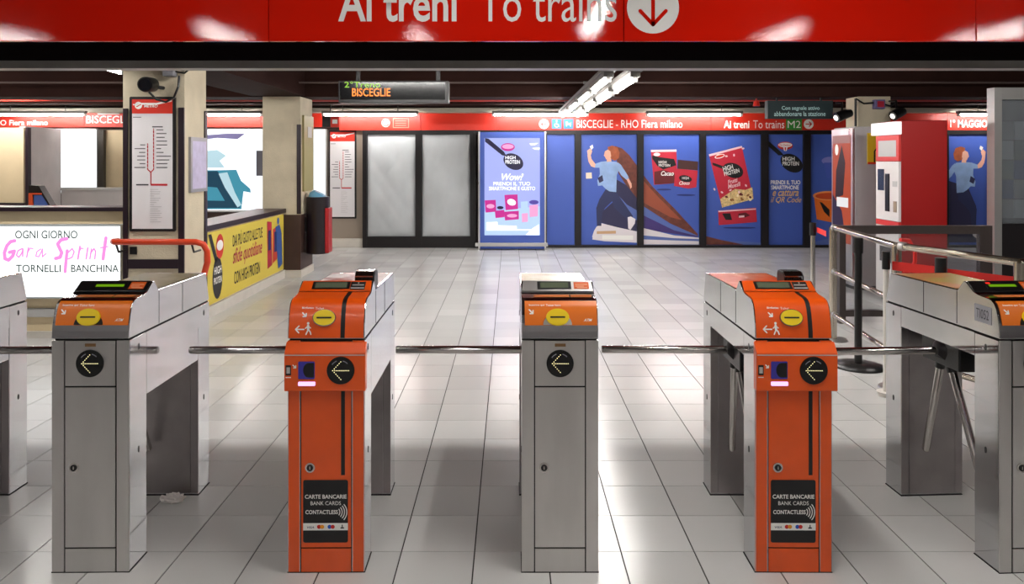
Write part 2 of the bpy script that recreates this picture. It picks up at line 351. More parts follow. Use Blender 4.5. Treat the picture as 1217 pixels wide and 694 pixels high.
def turnstile(cx, label, kind, rz=0, console='steel', red=False, sheet=None, number=None):
    T = tag(empty('turnstile', (cx, 2.869, 0), rz), label, 'turnstile', 'row of tripod turnstiles')
    org = kind == 'orange'; skin = ORANGE if org else STEEL
    # legs and bridge
    MB().box(-HW, HW, .002, .14, .004, .903).build('front_leg', STEEL_SIDE, T, bevel=.002)
    MB().box(-HW, HW, .655, .785, .004, .903).build('rear_leg', STEEL_SIDE, T, bevel=.002)
    MB().box(-.112, .112, .650, .655, .012, .80).build('inner_panel', STEEL_DARK, T)
    MB().box(-HW, -.1145, .651, .655, .012, .80).build('inner_panel', STEEL_DARK, T)
    MB().box(.1145, HW, .651, .655, .012, .80).build('inner_panel', STEEL_DARK, T)
    MB().box(-HW, HW-.004, .141, .654, .81, .903).build('bridge', STEEL_SIDE, T)
    MB().box(HW-.0035, HW, .141, .654, .65, .903).build('side_cover', STEEL_SIDE, T)
    MB().box(-HW+.006, HW-.006, .008, .779, .9035, .9105).build('seam_gasket', GAP, T)
    hd = MB().prof(PROF, -HW, HW).build('head', STEEL_SIDE if not org else STEEL_SIDE, T, bevel=.002)
    for s in (-1, 1):                                       # joints in the head's flanks
        for yy in (.25, .48):
            MB().box(s*HW-.0008, s*HW+.0008, yy-.0012, yy+.0012, .915, 1.052).build('head_joint', GAP, hd)
        for yy, zz in ((.075,.45),(.72,.45),(.075,.86),(.72,.86)):
            MB().ext(F((s*HW,yy,zz),(0,s,0),(0,0,1)), ell(0,0,.0055,.013,16), 0, .0012).build('side_latch', BLACK, T)
    for y0_, y1_ in ((-.004,.143),(.652,.788)):
        MB().box(-HW-.002, HW+.002, y0_, y1_, 0, .004).build('base_gasket', GAP, T)
    # front plates
    g_ = .0034
    MB().box(-HW, -.1015, -.004, .0015, .004, .903).build('stile', skin, T, bevel=.001)
    MB().box(.1015, HW, -.004, .0015, .004, .903).build('stile', skin, T, bevel=.001)
    MB().box(-.1005, .1005, -.0005, .0016, .002, .902).build('backing_plate', GAP, T)
    kp = MB().box(-.1+g_, .1-g_, -.004, -.0006, .004, .093).build('kick_plate', skin, T)
    dr = MB().box(-.1+g_, .1-g_, -.004, -.0006, .099, .7205).build('service_door', skin, T)
    lock(dr, -.062, .41, -.004)
    fr = F((0,-.004,0))
    if org:
        for s in (-1, 1):
            for xx in (.1475, .1018):
                MB().box(s*xx-.0014, s*xx+.0014, -.0052, -.0042, .005, .715 if xx > .12 else .9).build('edge_trim', STEEL_SIDE, T)
        MB().rect(fr, .058, .073, .38, .722, .0012).build('door_stripe', BLACKP, dr)
        st = MB().poly(fr, rrect(-.089,.085,.118,.362,.008), .0016).build('contactless_sticker', BLACKP, dr)
        text(fr, 'CARTE BANCARIE', -.082, .080, .289, .305, WHITEP, st, .0022, bold=.02)
        text(fr, 'BANK CARDS', -.06, .058, .264, .279, WHITEP, st, .0022)
        text(fr, 'CONTACTLESS', -.080, .046, .229, .245, WHITEP, st, .0022, bold=.02)
        m = MB()
        for k in range(4): m.ring(fr, .036, .237, .016+.009*k, .0195+.009*k, .0022, 10, -.75, .75)
        m.build('wave_symbol', WHITEP, st)
        MB().rect(fr, -.089, .085, .166, .194, .0020).build('card_strip', WHITEP, st)
        text(fr, 'VISA', -.074, -.046, .174, .182, mat('navy_print',(30,40,100),.5), st, .0026, bold=.012, shear=.2)
        MB().disc(fr, -.027, .18, .008, off=.0026, n=16).build('card_logo', mat('logo_red',(200,30,20),.5), st)
        MB().disc(fr, -.015, .18, .008, off=.0027, n=16).build('card_logo', mat('logo_amber',(235,150,20),.5), st)
        MB().disc(fr, .014, .18, .008, off=.0026, n=16).build('card_logo', mat('logo_blue',(30,90,190),.5), st)
        MB().disc(fr, .026, .18, .008, off=.0027, n=16).build('card_logo', mat('logo_red',(200,30,20),.5), st)
        MB().rect(fr, .056, .070, .173, .178, .0026).rect(fr, .061, .065, .178, .188, .0026).build('card_logo', BLACKP, st)
        # protruding reader unit
        RP = [(-.036,.716),(-.036,.862),(-.004,.899),(.0015,.899),(.0015,.716)]
        rb = MB().prof(RP, -.154, .158).build('reader_unit', ORANGE, T, bevel=.003)
        f2 = F((0,-.036,0))
        MB().rect(f2, -.152, .156, .853, .857, .0006).build('flap_edge', GREYP, rb)
        MB().ext(f2, rrect(-.148,-.127,.778,.817,.002), 0, .0012).build('phone_symbol', BLACKP, rb)
        MB().rect(f2, -.144, -.131, .785, .809, .0018).build('phone_screen', GREYP, rb)
        MB().rect(f2, -.148, -.127, .768, .7715, .0012).build('caption', WHITEP, rb)
        m = MB(); arrow_sym(m, f2, -.114, .812, .0075, -PI/4, .004, .0014); m.build('arrow_symbol', WHITEP, rb)
        wn_ = MB().ext(f2, rrect(-.099,-.036,.764,.831,.004), 0, .003).build('scanner_window', SCAN, rb)
        MB().poly(f2, [(-.06+.02*math.cos(t), .798+.028*math.sin(t)) for t in [PI/2+PI*i/12 for i in range(13)]]+[(-.038,.77),(-.038,.826)], .0036).build('scanner_lens', BLACK, wn_)
        MB().ext(f2, rrect(-.099,-.034,.738,.753,.003), 0, .004).build('scanner_light', PURPLE, rb)
        led_disc(rb, .064, .797, -.036)
    else:
        ip = MB().box(-.1+g_, .1-g_, -.004, -.0006, .727, .902).build('indicator_plate', skin, T)
        led_disc(ip, 0, .815, -.004, red)
        MB().rect(fr, -.020, .022, .880, .892, .0012).build('bronze_sticker', mat('bronze',(128,96,60),.4,.3), ip)
    # head front
    if org:
        hc = curve_patch(MB(), -HW+.004, HW-.004, .914, 1.0655, .0016).build('head_cover', ORANGE, T)
        m = MB(); curve_patch(m, .056, .073, .914, 1.0655, .0026); m.build('head_stripe', BLACKP, hc)
        f3 = front_frame(1.024)
        text(f3, 'Biglietto', -.098, -.052, -.004, .006, WHITEP, hc, .004, bold=.02)
        text(f3, 'Ticket', -.046, -.012, -.004, .005, WHITEP, hc, .004)
        f4 = front_frame(1.003)
        m = MB(); arrow_sym(m, f4, -.087, -.002, .010, -PI/4, .005, .004); m.build('arrow_symbol', WHITEP, hc)
        f5 = front_frame(.95)
        m = MB(); arrow_sym(m, f5, -.102, -.003, .016, PI, .005, .004); m.build('arrow_symbol', WHITEP, hc)
        m = MB(); bx_ = -.070
        m.disc(f5, bx_, .020, .005, off=.004, n=14)
        m.ribbon(f5, [(bx_,.011),(bx_+.001,-.004)], .009, .004).ribbon(f5, [(bx_+.001,-.004),(bx_-.007,-.022)], .005, .004)
        m.ribbon(f5, [(bx_+.001,-.004),(bx_+.009,-.012),(bx_+.012,-.022)], .005, .004)
        m.ribbon(f5, [(bx_,.010),(bx_-.010,.001)], .004, .004).ribbon(f5, [(bx_,.010),(bx_+.010,.002)], .004, .004)
        m.build('walking_symbol', WHITEP, hc)
        zs = .990; xo = -.008
    else:
        hc = curve_patch(MB(), -HW+.012, HW-.004, .962, 1.049, .0016).build('ticket_label', ORANGE_L, T)
        f3 = front_frame(1.033)
        text(f3, 'Inserire qui', -.120, -.060, -.003, .006, WHITEP, hc, .004, bold=.02)
        text(f3, 'Ticket here', -.054, .004, -.003, .006, WHITEP, hc, .004)
        f4 = front_frame(1.012)
        m = MB(); arrow_sym(m, f4, -.112, 0, .0105, -PI/4, .005, .003); m.build('arrow_symbol', WHITEP, hc)
        f5 = front_frame(.98)
        text(f5, 'ATM', .092, .126, -.004, .007, WHITEP, hc, .003, bold=.012, shear=.5)
        zs = .992; xo = -.009
        m = MB(); fz = front_frame(.975)
        m.ext(fz, [(xo+.056*math.cos(t), -.012+.046*math.sin(t)) for t in [PI*i/20 for i in range(21)]], .001, .0032)
        m.build('slot_surround', BLACK if console == 'black' else STEEL, hc)
    fz = front_frame(zs)
    sl = MB().ext(fz, ell(xo,0,.045,.033,36), .002, .010).build('slot_rim', CHROME if org else YELLOW, T)
    MB().ext(fz, ell(xo,.001,.042,.030,36), .010, .0125).build('ticket_slot', YELLOW, sl)
    MB().ext(fz, rrect(xo-.029,xo+.029,-.0025,.0035,.001,2), .0126, .0135).build('slot_opening', BLACKP, sl)
    # console with display
    f6 = F((0,.145,1.067),(1,0,0),(0,.05,.034)); h6 = math.hypot(.05,.034)
    cm = {'black': BLACK, 'steel': STEEL, 'orange': ORANGE}[console]  # black consoles: steel with its dark ceiling reflection put into the colour
    cs = MB().ext(f6, [(-HW+.003,.001),(HW-.003,.001),(HW-.008,h6-.001),(-HW+.008,h6-.001)], .0005, .004).build('console', cm, T)
    if org: da, db = -.085, .045
    else: da, db = -.07, .045
    MB().ext(f6, [(da-.012,.010),(db+.012,.010),(db+.012,.053),(da-.012,.053)], .004, .006).build('display_frame', BLACK, cs)
    MB().rect(f6, da, db, .016 if console != 'black' else .022, .047 if console != 'black' else .036, .0065).build('display', LCDG if console == 'black' else LCD, cs)
    if red: MB().rect(f6, da-.006, da+.012, .040, .047, .0068).build('warning_light', LEDR, cs)
    if org:
        k_ = MB().rect(f6, .060, .120, .006, .052, .0055).build('reader_sticker', BLACKP, cs)
        MB().rect(f6, .066, .114, .030, .035, .006).rect(f6, .062, .118, .012, .018, .006).rect(f6, .088, .093, .040, .048, .006).build('sticker_print', GREYP, k_)
        # small ticket printer standing on the head
        pr = MB().prof([(.255,1.0585),(.255,1.112),(.275,1.128),(.335,1.128),(.345,1.112),(.345,1.0585)], .058, .142).build('ticket_printer', BLACK, T, bevel=.003)
        MB().prof([(.2535,1.090),(.2535,1.1135),(.274,1.1305),(.325,1.1305),(.325,1.1285),(.2752,1.1285),(.2549,1.112),(.2549,1.09)], .060, .135).build('printer_lid', STEEL_SIDE, pr)
    else:
        MB().rect(f6, .068, .130, .010, .050, .0055).build('console_sticker', mat('orange_sticker',(214,92,30),.4), cs)
        MB().rect(f6, .074, .124, .034, .037, .006).rect(f6, .074, .110, .024, .027, .006).rect(f6, .080, .124, .015, .018, .006).build('sticker_print', mat('pale_orange',(240,190,150),.5), cs)
        f7 = F((0,.056,1.056),(1,0,0),(0,.069,.006))
        MB().rect(f7, -.10, .042, .014, .046, .0022).rect(f7, .048, .13, .014, .046, .0022).build('guide_label', mat('faded_orange',(206,120,62),.4), T)
    if sheet:
        MB().add([(-HW+.006,.27,1.0595),(HW-.012,.27,1.0595),(HW-.012,.72,1.0525),(-HW+.006,.72,1.0525)], [(0,1,2,3)]).build('top_sheet', sheet, T)
    if number:
        f8 = F((-HW,.19,.965),(0,-1,0),(0,0,1))
        nb = MB().rect(f8, .05, .15, -.012, .058, .0012).build('number_sticker', mat('grey_sticker',(150,150,156),.4), T)
        text(f8, number, .062, .135, .004, .042, mat('grey_ink',(60,60,66),.5), nb, .0018)
    # tripod
    MB().box(-.125, .10, .27, .53, .70, .809).build('mechanism_box', BLACK, T, bevel=.006)
    c = Vector((-.085,.40,.758)); ax = Vector((-.707,0,-.707))
    MB().tube([c-ax*.03, c+ax*.01, c+ax*.03, c+ax*.05], [.066,.066,.058,.036], 24).build('tripod_hub', BLACKM, T)
    for a0, a1 in (((-.115,.40,.763),(-.70,.40,.763)), ((-.098,.435,.705),(-.063,.60,.241)), ((-.098,.365,.705),(-.063,.215,.262))):
        a0, a1 = Vector(a0), Vector(a1); dr_ = (a1-a0).normalized()
        ar = MB().tube([a0, a1-dr_*.006, a1], [.017,.017,.0145], 18).build('arm', CHROME, T)
        MB().tube([a0-dr_*.03, a0+dr_*.03], .0215, 16).build('arm_socket', BLACK, ar)
    return T
def sheet_mat(name, c0, c1, sc):
    m = mat(name, c0, .3, 0, var=.01, vscale=sc)
    r = [n for n in m.node_tree.nodes if n.type == 'VALTORGB'][0]
    r.color_ramp.elements[0].color = lin(c0); r.color_ramp.elements[1].color = lin(c1)
    r.color_ramp.elements[0].position = .45; r.color_ramp.elements[1].position = .55
    return m
TAN = sheet_mat('tan_sheet', (150,136,84), (176,164,124), 5)
CREAM = sheet_mat('cream_sheet', (226,214,176), (236,226,196), 4)
REDW = sheet_mat('red_white_sheet', (150,40,40), (235,228,226), 4)
ORW = sheet_mat('orange_sheet', (226,90,40), (240,150,110), 4)
YEL = sheet_mat('yellow_sheet', (190,176,90), (206,150,90), 4)
turnstile(-2.545, 'grey steel turnstile cut off by the left edge of the photo', 'grey', 0, 'black')
turnstile(-1.633, 'grey steel turnstile with console coloured as a dark reflection, standing before the pink lettered lightbox', 'grey', .012, 'black', sheet=TAN)
turnstile(-.715, 'orange turnstile with card reader, left one, with red and white top sheet', 'orange', .008, 'orange', sheet=REDW)
turnstile(.195, 'grey steel turnstile with steel console and cream sheet, in the middle', 'grey', 0, 'steel', sheet=CREAM)
turnstile(1.104, 'orange turnstile with card reader, right one, with orange top sheet', 'orange', -.008, 'orange', sheet=ORW)
turnstile(2.050, 'grey steel turnstile numbered T1052 with a red cross light, at the right', 'grey', .05, 'black', red=True, sheet=YEL, number='TI052')

# ================================================================== left side: pillars, low walls
def pillar(x0, x1, y0, y1, z1, label, dado):
    P = tag(empty('pillar', ((x0+x1)/2, (y0+y1)/2, 0)), label, 'pillar')
    cx, cy = (x0+x1)/2, (y0+y1)/2; a, bb = (x1-x0)/2, (y1-y0)/2
    MB().box(-a, a, -bb, bb, .1, z1).build('shaft', BEIGE, P, bevel=.004)
    if dado: MB().box(-a-.004, a+.004, -bb-.004, bb+.004, .105, dado).build('dado', BROWND, P)
    MB().box(-a-.02, a+.02, -bb-.02, bb+.02, 0, .1).build('skirting', SKIRT, P, bevel=.004)
    return P, a, bb
P1, a1, b1 = pillar(-3.37, -2.83, 6.41, 6.86, 2.454, 'beige plaster pillar carrying the framed metro line map', 0)
d = 6.41
for q0, q1, zt in ((147,152.5,Z(129,d)),(212.7,219.6,Z(128,d))):
    MB().box(X(q0,d)+3.10, X(q1,d)+3.10, -b1-.015, -b1-.0005, .1, zt).build('corner_strip', PURPBR, P1)
MB().box(a1+.0005, a1+.012, b1-.05, b1, .1, 2.05).build('corner_strip', PURPBR, P1)
MB().box(X(153,d)+3.10, X(212.5,d)+3.10, -b1-.014, -b1-.0005, Z(319,d), Z(308,d)).build('dado_rail', PURPBR, P1)
MB().box(X(155,d)+3.10, X(163,d)+3.10, -b1-.012, -b1-.0005, Z(302,d), Z(293,d)).build('wall_slot', BLACK, P1)
P2, a2, b2 = pillar(-3.34, -2.83, 9.94, 10.54, 2.446, 'beige plaster pillar with brown base beside the hanging bin', .85)
MB().box(a2-.045, a2+.012, -b2-.012, -b2-.0045, .86, Z(148,9.94)).build('corner_strip', PURPBR, P2)
nbd = tag(MB().box(-2.825, -2.80, 10.02, 10.50, 1.16, 2.2).build('notice_board', mat('yellow_notice',(150,140,92),.5)), 'narrow yellow notice board on the side of the farther pillar', 'notice board')
MB().box(-2.80,-2.797,10.2,10.4,1.9,2.05).build('notice', GREYP, nbd)
P3, a3, b3 = pillar(4.70, 5.14, 9.94, 10.3, 2.446, 'beige plaster pillar behind the vending and ticket machines', 0)

# line map on pillar 1
def line_map(fr, a0, a1, b0, b1, label, off=.0):
    m = tag(MB().ext(fr, rrect(a0,a1,b0,b1,.012), .002, .02).build('line_map', BLACKM), label, 'map')
    W_, H_ = a1-a0, b1-b0; k = .022*W_/.37
    MB().rect(fr, a0+k, a1-k, b0+k, b1-k, .021).build('map_sheet', mat('map_paper',(222,218,220),.35), m)
    MB().rect(fr, a0+k, a1-k, b1-.125*H_, b1-k, .022).build('map_header', REDB, m)
    hx, hz = a0+.2*W_, b1-.065*H_
    MB().disc(fr, hx, hz, .08*W_, off=.023, n=24).rect(fr, a0+.02*W_+k, hx, hz+.002, hz+.02*W_+.004, .023).build('map_emblem', WHITEP, m)
    MB().ribbon(fr, [(hx-.04*W_,hz-.03*W_),(hx+.05*W_,hz+.02*W_)], .02*W_, .0235).build('map_emblem_mark', REDB, m)
    MB().ribbon(fr, [(hx+.05*W_,hz+.035*W_),(hx+.4*W_,hz+.035*W_),(a1-.09*W_,hz+.10*W_)], .04*W_, .0226).build('map_swash', WHITEP, m)
    text(fr, 'METRO', hx+.12*W_, hx+.42*W_, hz-.045*W_, hz+.015*W_, WHITEP, m, .0236, bold=.02, shear=.2)
    ml = mat('map_red',(190,24,40),.5)
    t = MB(); j = (a0+.47*W_, b0+.44*H_); top1 = b1-.24*H_; xl, xr = j[0]-.07*W_, j[0]+.06*W_
    for P in ([(xr,top1),(xr,j[1]+.06*W_),j], [(xl,b1-.43*H_+.08*H_),(xl,j[1]+.06*W_),j], [j,(j[0],j[1]-.09*H_)]):
        t.ribbon(fr, P, .022*W_, .023)
    t.rect(fr, j[0], j[0]+.36*W_, j[1]-.10*H_, j[1]-.086*H_, .023); t.build('map_lines', ml, m)
    s = MB(); tk = MB(); q = random.Random(3)
    for i in range(11):
        z = top1-.006*H_-(top1-j[1]-.08*W_)*i/10.5
        s.rect(fr, xr-.011*W_, xr+.011*W_, z-.002*H_, z+.0015*H_, .0245)
        tk.rect(fr, xr+.06*W_, xr+.06*W_+(.1+.22*q.random())*W_, z-.003*H_, z+.003*H_, .0232)
        if i > 3:
            s.rect(fr, xl-.011*W_, xl+.011*W_, z-.002*H_, z+.0015*H_, .0245)
            tk.rect(fr, xl-.05*W_-(.1+.16*q.random())*W_, xl-.05*W_, z-.003*H_, z+.003*H_, .0232)
    tk.rect(fr, xr-.03*W_, xr+.2*W_, top1+.012*H_, top1+.02*H_, .0232).rect(fr, a0+.08*W_, a0+.26*W_, b1-.155*H_, b1-.15*H_, .0232).rect(fr, j[0]-.32*W_, j[0]-.05*W_, j[1]-.098*H_, j[1]-.088*H_, .0232)
    s.build('station_marks', WHITEP, m); tk.build('station_names', mat('map_ink',(70,64,70),.6), m)
    f = MB()
    for i in range(16): f.rect(fr, j[0]-.02*W_, j[0]+(.06+.2*q.random())*W_, j[1]-(.13+.016*i)*H_, j[1]-(.1265+.016*i)*H_, .0232)
    f.build('map_small_print', mat('map_faint',(186,182,184),.6), m)
    return m
line_map(F((0,6.41,0)), X(154.5,6.4), X(209,6.4), Z(275,6.4), Z(115,6.4), 'framed metro line map with red header on the nearer pillar')
line_map(F((0,YB-.021,0)), X(391,YB), X(424,YB), Z(259.5,YB), Z(155,YB), 'framed metro line map on the back wall beside the grey panels')
# notice frame on pillar 1's flank
fr = F((-2.83,6.41,0),(0,1,0),(0,0,1))
fn = tag(MB().ext(fr, [(.07,1.31),(.42,1.31),(.42,1.80),(.07,1.80)], .001, .025).build('framed_notice', mat('grey_frame',(150,148,150),.4,.5)), 'grey framed notice on the flank of the mapped pillar', 'notice')
MB().rect(fr, .10, .39, 1.34, 1.765, .026).build('notice_sheet', mat('lilac_paper',(176,168,196),.5,0,var=.12,vscale=14), fn)
# security camera and junction box on pillar 1
sc_ = tag(empty('security_camera', (-3.13,6.40,2.25)), 'black round security camera on the nearer pillar above the map', 'camera')
p0 = Vector((X(173.5,6.2)+3.13,-.22,Z(102,6.3)-2.25)); ax = Vector((-.08,.99,.08)).normalized()
MB().tube([p0, p0+ax*.02, p0+ax*.15, p0+ax*.17], [.062,.066,.062,.05], 24).build('body', BLACK, sc_)
MB().tube([p0-ax*.003, p0+ax*.004], [.05,.05], 24).build('lens', mat('lens',(14,14,22),.05), sc_)
MB().tube([p0+ax*.12, p0+ax*.12+Vector((.06,.04,-.02)), p0+ax*.12+Vector((.07,.085,-.02))], .016, 10).build('bracket', BLACK, sc_)
MB().tube([p0+Vector((.02,.03,-.06)), p0+Vector((.06,.08,-.12)), p0+Vector((.13,.10,-.14)), p0+Vector((.19,.12,-.10)), p0+Vector((.215,.15,.0)), p0+Vector((.215,.165,.09))], .010, 8).build('cable', BLACK, sc_)
jb = tag(MB().box(X(196,6.38), X(209,6.38), 6.33, 6.407, Z(91,6.38), Z(79,6.38)).build('junction_box', mat('box_grey',(128,128,134),.5), bevel=.005), 'grey junction box at the top of the nearer pillar', 'box')
MB().tube([(X(209,6.37),6.37,Z(82,6.37)),(X(218,6.37),6.37,Z(84,6.37)),(X(226,6.37),6.37,Z(80,6.37)),(X(231,6.37),6.38,Z(74,6.37))], .008, 8).tube([(X(209,6.37),6.37,Z(85,6.37)),(X(220,6.37),6.36,Z(87,6.37)),(X(230,6.37),6.37,Z(78,6.37))], .008, 8).build('cable', BLACK, jb)
# orange handrail around pillar 1
d = 6.22; zr = Z(287.5,d)
hr = tag(empty('handrail', (-3.1,d,0)), 'orange red tubular handrail around the nearer pillar', 'handrail')
pts = [(X(131,d)+3.1,.12,zr-.005),(X(131,d)+3.1+.01,.03,zr),(X(136,d)+3.1,0,zr),(X(190,d)+3.1,0,zr),(X(233,d)+3.1,0,zr),(X(241,d)+3.1,.01,zr-.02),(X(245,d)+3.1,.02,zr-.08),(X(245,d)+3.1,.03,zr-.17),(X(241,d)+3.1,.04,zr-.26),(X(236,d)+3.1,.05,zr-.36),(X(236,d)+3.1,.05,.0)]
MB().tube(pts, .026, 14).build('rail', mat('orange_rail',(206,62,24),.3), hr)
for px in (138,228):
    MB().tube([(X(px,d)+3.1,0,zr-.02),(X(px,d)+3.1,.04,zr-.09),(X(px,d)+3.1,.17,zr-.09)], .009, 8).build('bracket', BLACKM, hr)
# low wall with lightbox left of pillar 1
d = 6.62
lw = struct(MB().box(XL, -3.372, 6.62, 6.80, .06, 1.14).build('wall_low', BEIGEP))
MB().box(XL, -3.372, 6.56, 6.86, 1.14, 1.175).build('coping', PURPBR, lw)
MB().box(XL, -3.372, 6.60, 6.62, 0, .06).build('skirting', SKIRT, lw)
MB().box(XL, -3.372, 6.59, 6.619, Z(376,d), Z(366,d)).build('ledge', GREYP, lw)
fr = F((0,6.54,0)); LX = lambda px: X(px,6.54); LZ = lambda py: Z(py,6.54)
lb = tag(MB().box(LX(-170), LX(143), 6.545, 6.618, LZ(355), LZ(267)).build('lightbox', mat('lightbox_frame',(190,196,200),.4,.3)), 'white lightbox reading OGNI GIORNO Gara Sprint on the low wall', 'lightbox')
lbw = mat('lightbox_white',(250,252,252),.4,emit=1.35,emcol=(250,252,252))
MB().rect(fr, LX(-165), LX(142.5), LZ(353), LZ(269), -.003).build('screen', lbw, lb)
GRN = mat('dark_green_ink',(30,70,62),.6); PNK = mat('pink_ink',(250,150,228),.6,emit=1.0,emcol=(250,148,226))
text(fr, 'OGNI GIORNO', LX(18), LX(92), LZ(283.5), LZ(274), GRN, lb, 0, bold=.006)
text(fr, 'TORNELLI', LX(19), LX(72), LZ(323.5), LZ(314.5), GRN, lb, 0, bold=.006)
text(fr, 'BANCHINA', LX(84.5), LX(141), LZ(323.5), LZ(314.5), GRN, lb, 0, bold=.006)
cp = lambda x, y: (LX(x/4.08), LZ(240+y/4.08))
m = MB(); u_ = 6.54/FPX/4.08
for wd, P in ((17,[(72,188),(52,192),(34,212),(22,245),(24,275),(42,282),(62,262),(70,238),(46,244)]),(7,[(108,226),(88,236),(80,258),(92,268),(106,248),(112,228),(110,264)]),
    (7,[(138,222),(130,268)]),(6,[(134,245),(146,224),(160,226)]),(6,[(198,228),(180,240),(174,262),(188,266),(200,244),(206,228),(206,266),(224,250)]),
    (17,[(324,178),(296,184),(280,204),(290,226),(300,246),(292,268),(270,274)]),(15,[(326,236),(320,290),(316,338)]),(7,[(330,246),(350,226),(360,242),(350,268),(332,276)]),
    (9,[(388,216),(378,276)]),(6,[(382,244),(394,224),(404,226)]),(8,[(426,222),(418,276)]),(7,[(444,228),(436,276)]),(7,[(440,248),(456,226),(464,240),(460,276)]),(16,[(514,174),(506,230),(500,276)]),(6,[(488,222),(524,216)])):
    MB().ribbon(fr, [cp(*p) for p in P], wd*u_, .001).build('script_stroke', PNK, lb)
fnt = mat('faint_ink',(212,216,220),.6,emit=.75)
text(fr, 'globaltornelli.com', LX(38), LX(92), LZ(350), LZ(340), fnt, lb, 0) if False else None
# low wall with yellow poster between the pillars
lw2 = struct(MB().box(-3.34, -3.06, 6.87, 9.93, .11, .88).build('wall_low_side', BEIGEP))
MB().box(-3.40, -3.02, 6.87, 9.93, .88, .935).build('coping', PURPBR, lw2)
MB().box(-3.36, -3.03, 6.87, 9.93, 0, .11).build('skirting', SKIRT, lw2)
fr = F((-3.055,0,0),(0,1,0),(0,0,1))
YL = mat('yellow_poster',(214,192,72),.5); INK = mat('dark_ink',(44,38,34),.6); ROSE = mat('rose_ink',(180,60,70),.6)
yp = tag(MB().ext(fr, [(7.30,.125),(9.90,.125),(9.90,.86),(7.30,.86)], 0, .012).build('poster', YL), 'yellow high protein poster on the low wall between the pillars', 'poster')
o_ = .014
MB().poly(fr, [(7.42,.84),(7.50,.84),(7.66,.56),(7.60,.53)], o_).poly(fr, ell(7.66,.37,.13,.22,28,0), o_).build('spoon_print', BLACKP, yp)
MB().disc(fr, 7.72, .69, .10, .13, o_+.001).build('logo_print', REDB, yp)
MB().disc(fr, 7.72, .70, .085, .055, o_+.002).build('logo_print', WHITEP, yp)
text(fr, 'HIGH', 7.57,7.76,.41,.49, WHITEP, yp, o_+.002, bold=.02); text(fr, 'PROTEIN', 7.56,7.77,.31,.38, WHITEP, yp, o_+.002, bold=.02)
text(fr, 'DAI PIÙ GUSTO ALLE TUE', 8.08,9.05,.64,.80, INK, yp, o_, bold=.01)
text(fr, 'sfide quotidiane', 8.08,9.03,.40,.62, ROSE, yp, o_+.001, shear=.35, bold=.01)
text(fr, 'CON HIGH PROTEIN', 8.12,8.96,.22,.36, INK, yp, o_, bold=.01)
MB().poly(fr, [(9.22,.82),(9.40,.80),(9.42,.25),(9.24,.22)], o_).build('pack_print', mat('pack_red',(176,34,54),.5), yp)
MB().poly(fr, [(9.44,.70),(9.62,.72),(9.62,.30),(9.44,.26)], o_).build('jar_print', mat('pack_orange',(206,70,50),.5), yp)
MB().poly(fr, [(9.55,.72),(9.72,.74),(9.80,.62),(9.84,.2),(9.66,.16),(9.60,.42)], o_+.001).disc(fr, 9.66, .79, .045, off=o_+.001).build('figure_print', mat('blue_figure',(50,84,150),.5), yp)
MB().rect(fr, 9.50, 9.60, .40, .66, o_+.002).rect(fr, 9.26, 9.36, .45, .70, o_+.002).build('pack_label_print', mat('navy_print',(30,40,100),.5), yp)

# ------------------------------------------------------------------ far left hall
bw = struct(MB().box(XL, X(28,11.5), 11.5, 11.56, 0, 2.09).build('wall_side_left', BEIGEP))
MB().box(X(28.5,11.45), X(31.5,11.45), 11.48, 11.561, 0, 2.09).build('edge_post', PURPBR, bw)
MB().box(XL, X(28,11.45), 11.47, 11.498, Z(248,11.5), Z(241,11.5)).build('dado_rail', PURPBR, bw)
aw = struct(MB().ext(F((0,0,0),(1,0,0),(0,1,0)), [(-7.61,11.57),(-7.86,12.89),(-7.96,12.89),(-7.71,11.57)], 0, 2.12).build('wall_angled', CONC))
wl = struct(MB().box(X(73,12.9), X(146,12.9)+.5, 12.9, 13.0, 0, Z(226,12.9)).build('wall_parapet', CONC))
MB().box(X(73,12.9), X(146,12.9)+.5, 12.86, 13.04, Z(226,12.9), Z(223,12.9)).build('coping', GREYP, wl)
lbx = tag(MB().box(X(70,YB), X(117,YB), 13.3, 13.395, Z(230,YB), Z(153,YB)).build('lightbox', GREYP), 'blank white lightbox on the far wall left of the dark post', 'lightbox')
MB().box(X(72,13.3), X(115,13.3), 13.285, 13.299, Z(229,13.3), Z(154,13.3)).build('screen', mat('lightbox_far',(246,250,252),.4,emit=1.3), lbx)
dp = tag(MB().box(X(116,13.2), X(123,13.2), 13.2, 13.28, 0, 2.12).build('post', mat('olive_black',(48,42,34),.5)), 'dark upright post between the white lightbox and beige wall', 'post')
struct(MB().box(X(123.5,13.3), X(146,13.3)+.3, 13.3, 13.39, 0, 2.12).build('wall_panel', BEIGEP))
es = tag(empty('escalator', (X(45,9.5),9.5,0)), 'end of an escalator with orange side behind the low wall', 'escalator')
x0 = X(45,9.5)
fe = F((0,0,0))
MB().ext(fe, [(X(34,9.5)-x0,0),(X(62,9.5)-x0,0),(X(62,9.5)-x0,Z(248,9.5)),(X(46,9.5)-x0,Z(221,9.5)),(X(34,9.5)-x0,Z(220,9.5))], 0, -.12).build('balustrade', BLACKM, es)
MB().ext(fe, [(X(35,9.5)-x0,1.0),(X(40,9.5)-x0,1.0),(X(39,9.5)-x0,Z(231,9.5)),(X(35,9.5)-x0,Z(231,9.5))], .004, .02).ext(fe, [(X(35,9.5)-x0,Z(231,9.5)),(X(50,9.5)-x0,Z(231,9.5)),(X(50,9.5)-x0,Z(229.5,9.5)),(X(35,9.5)-x0,Z(229.5,9.5))], .004,.02).build('side_trim', mat('orange_trim',(210,80,40),.4), es)
MB().ext(fe, [(X(41,9.5)-x0,1.0),(X(58,9.5)-x0,1.0),(X(50,9.5)-x0,Z(232,9.5)),(X(41,9.5)-x0,Z(232,9.5))], .004, .01).build('glass_side', mat('blue_glass',(60,90,160),.1), es)
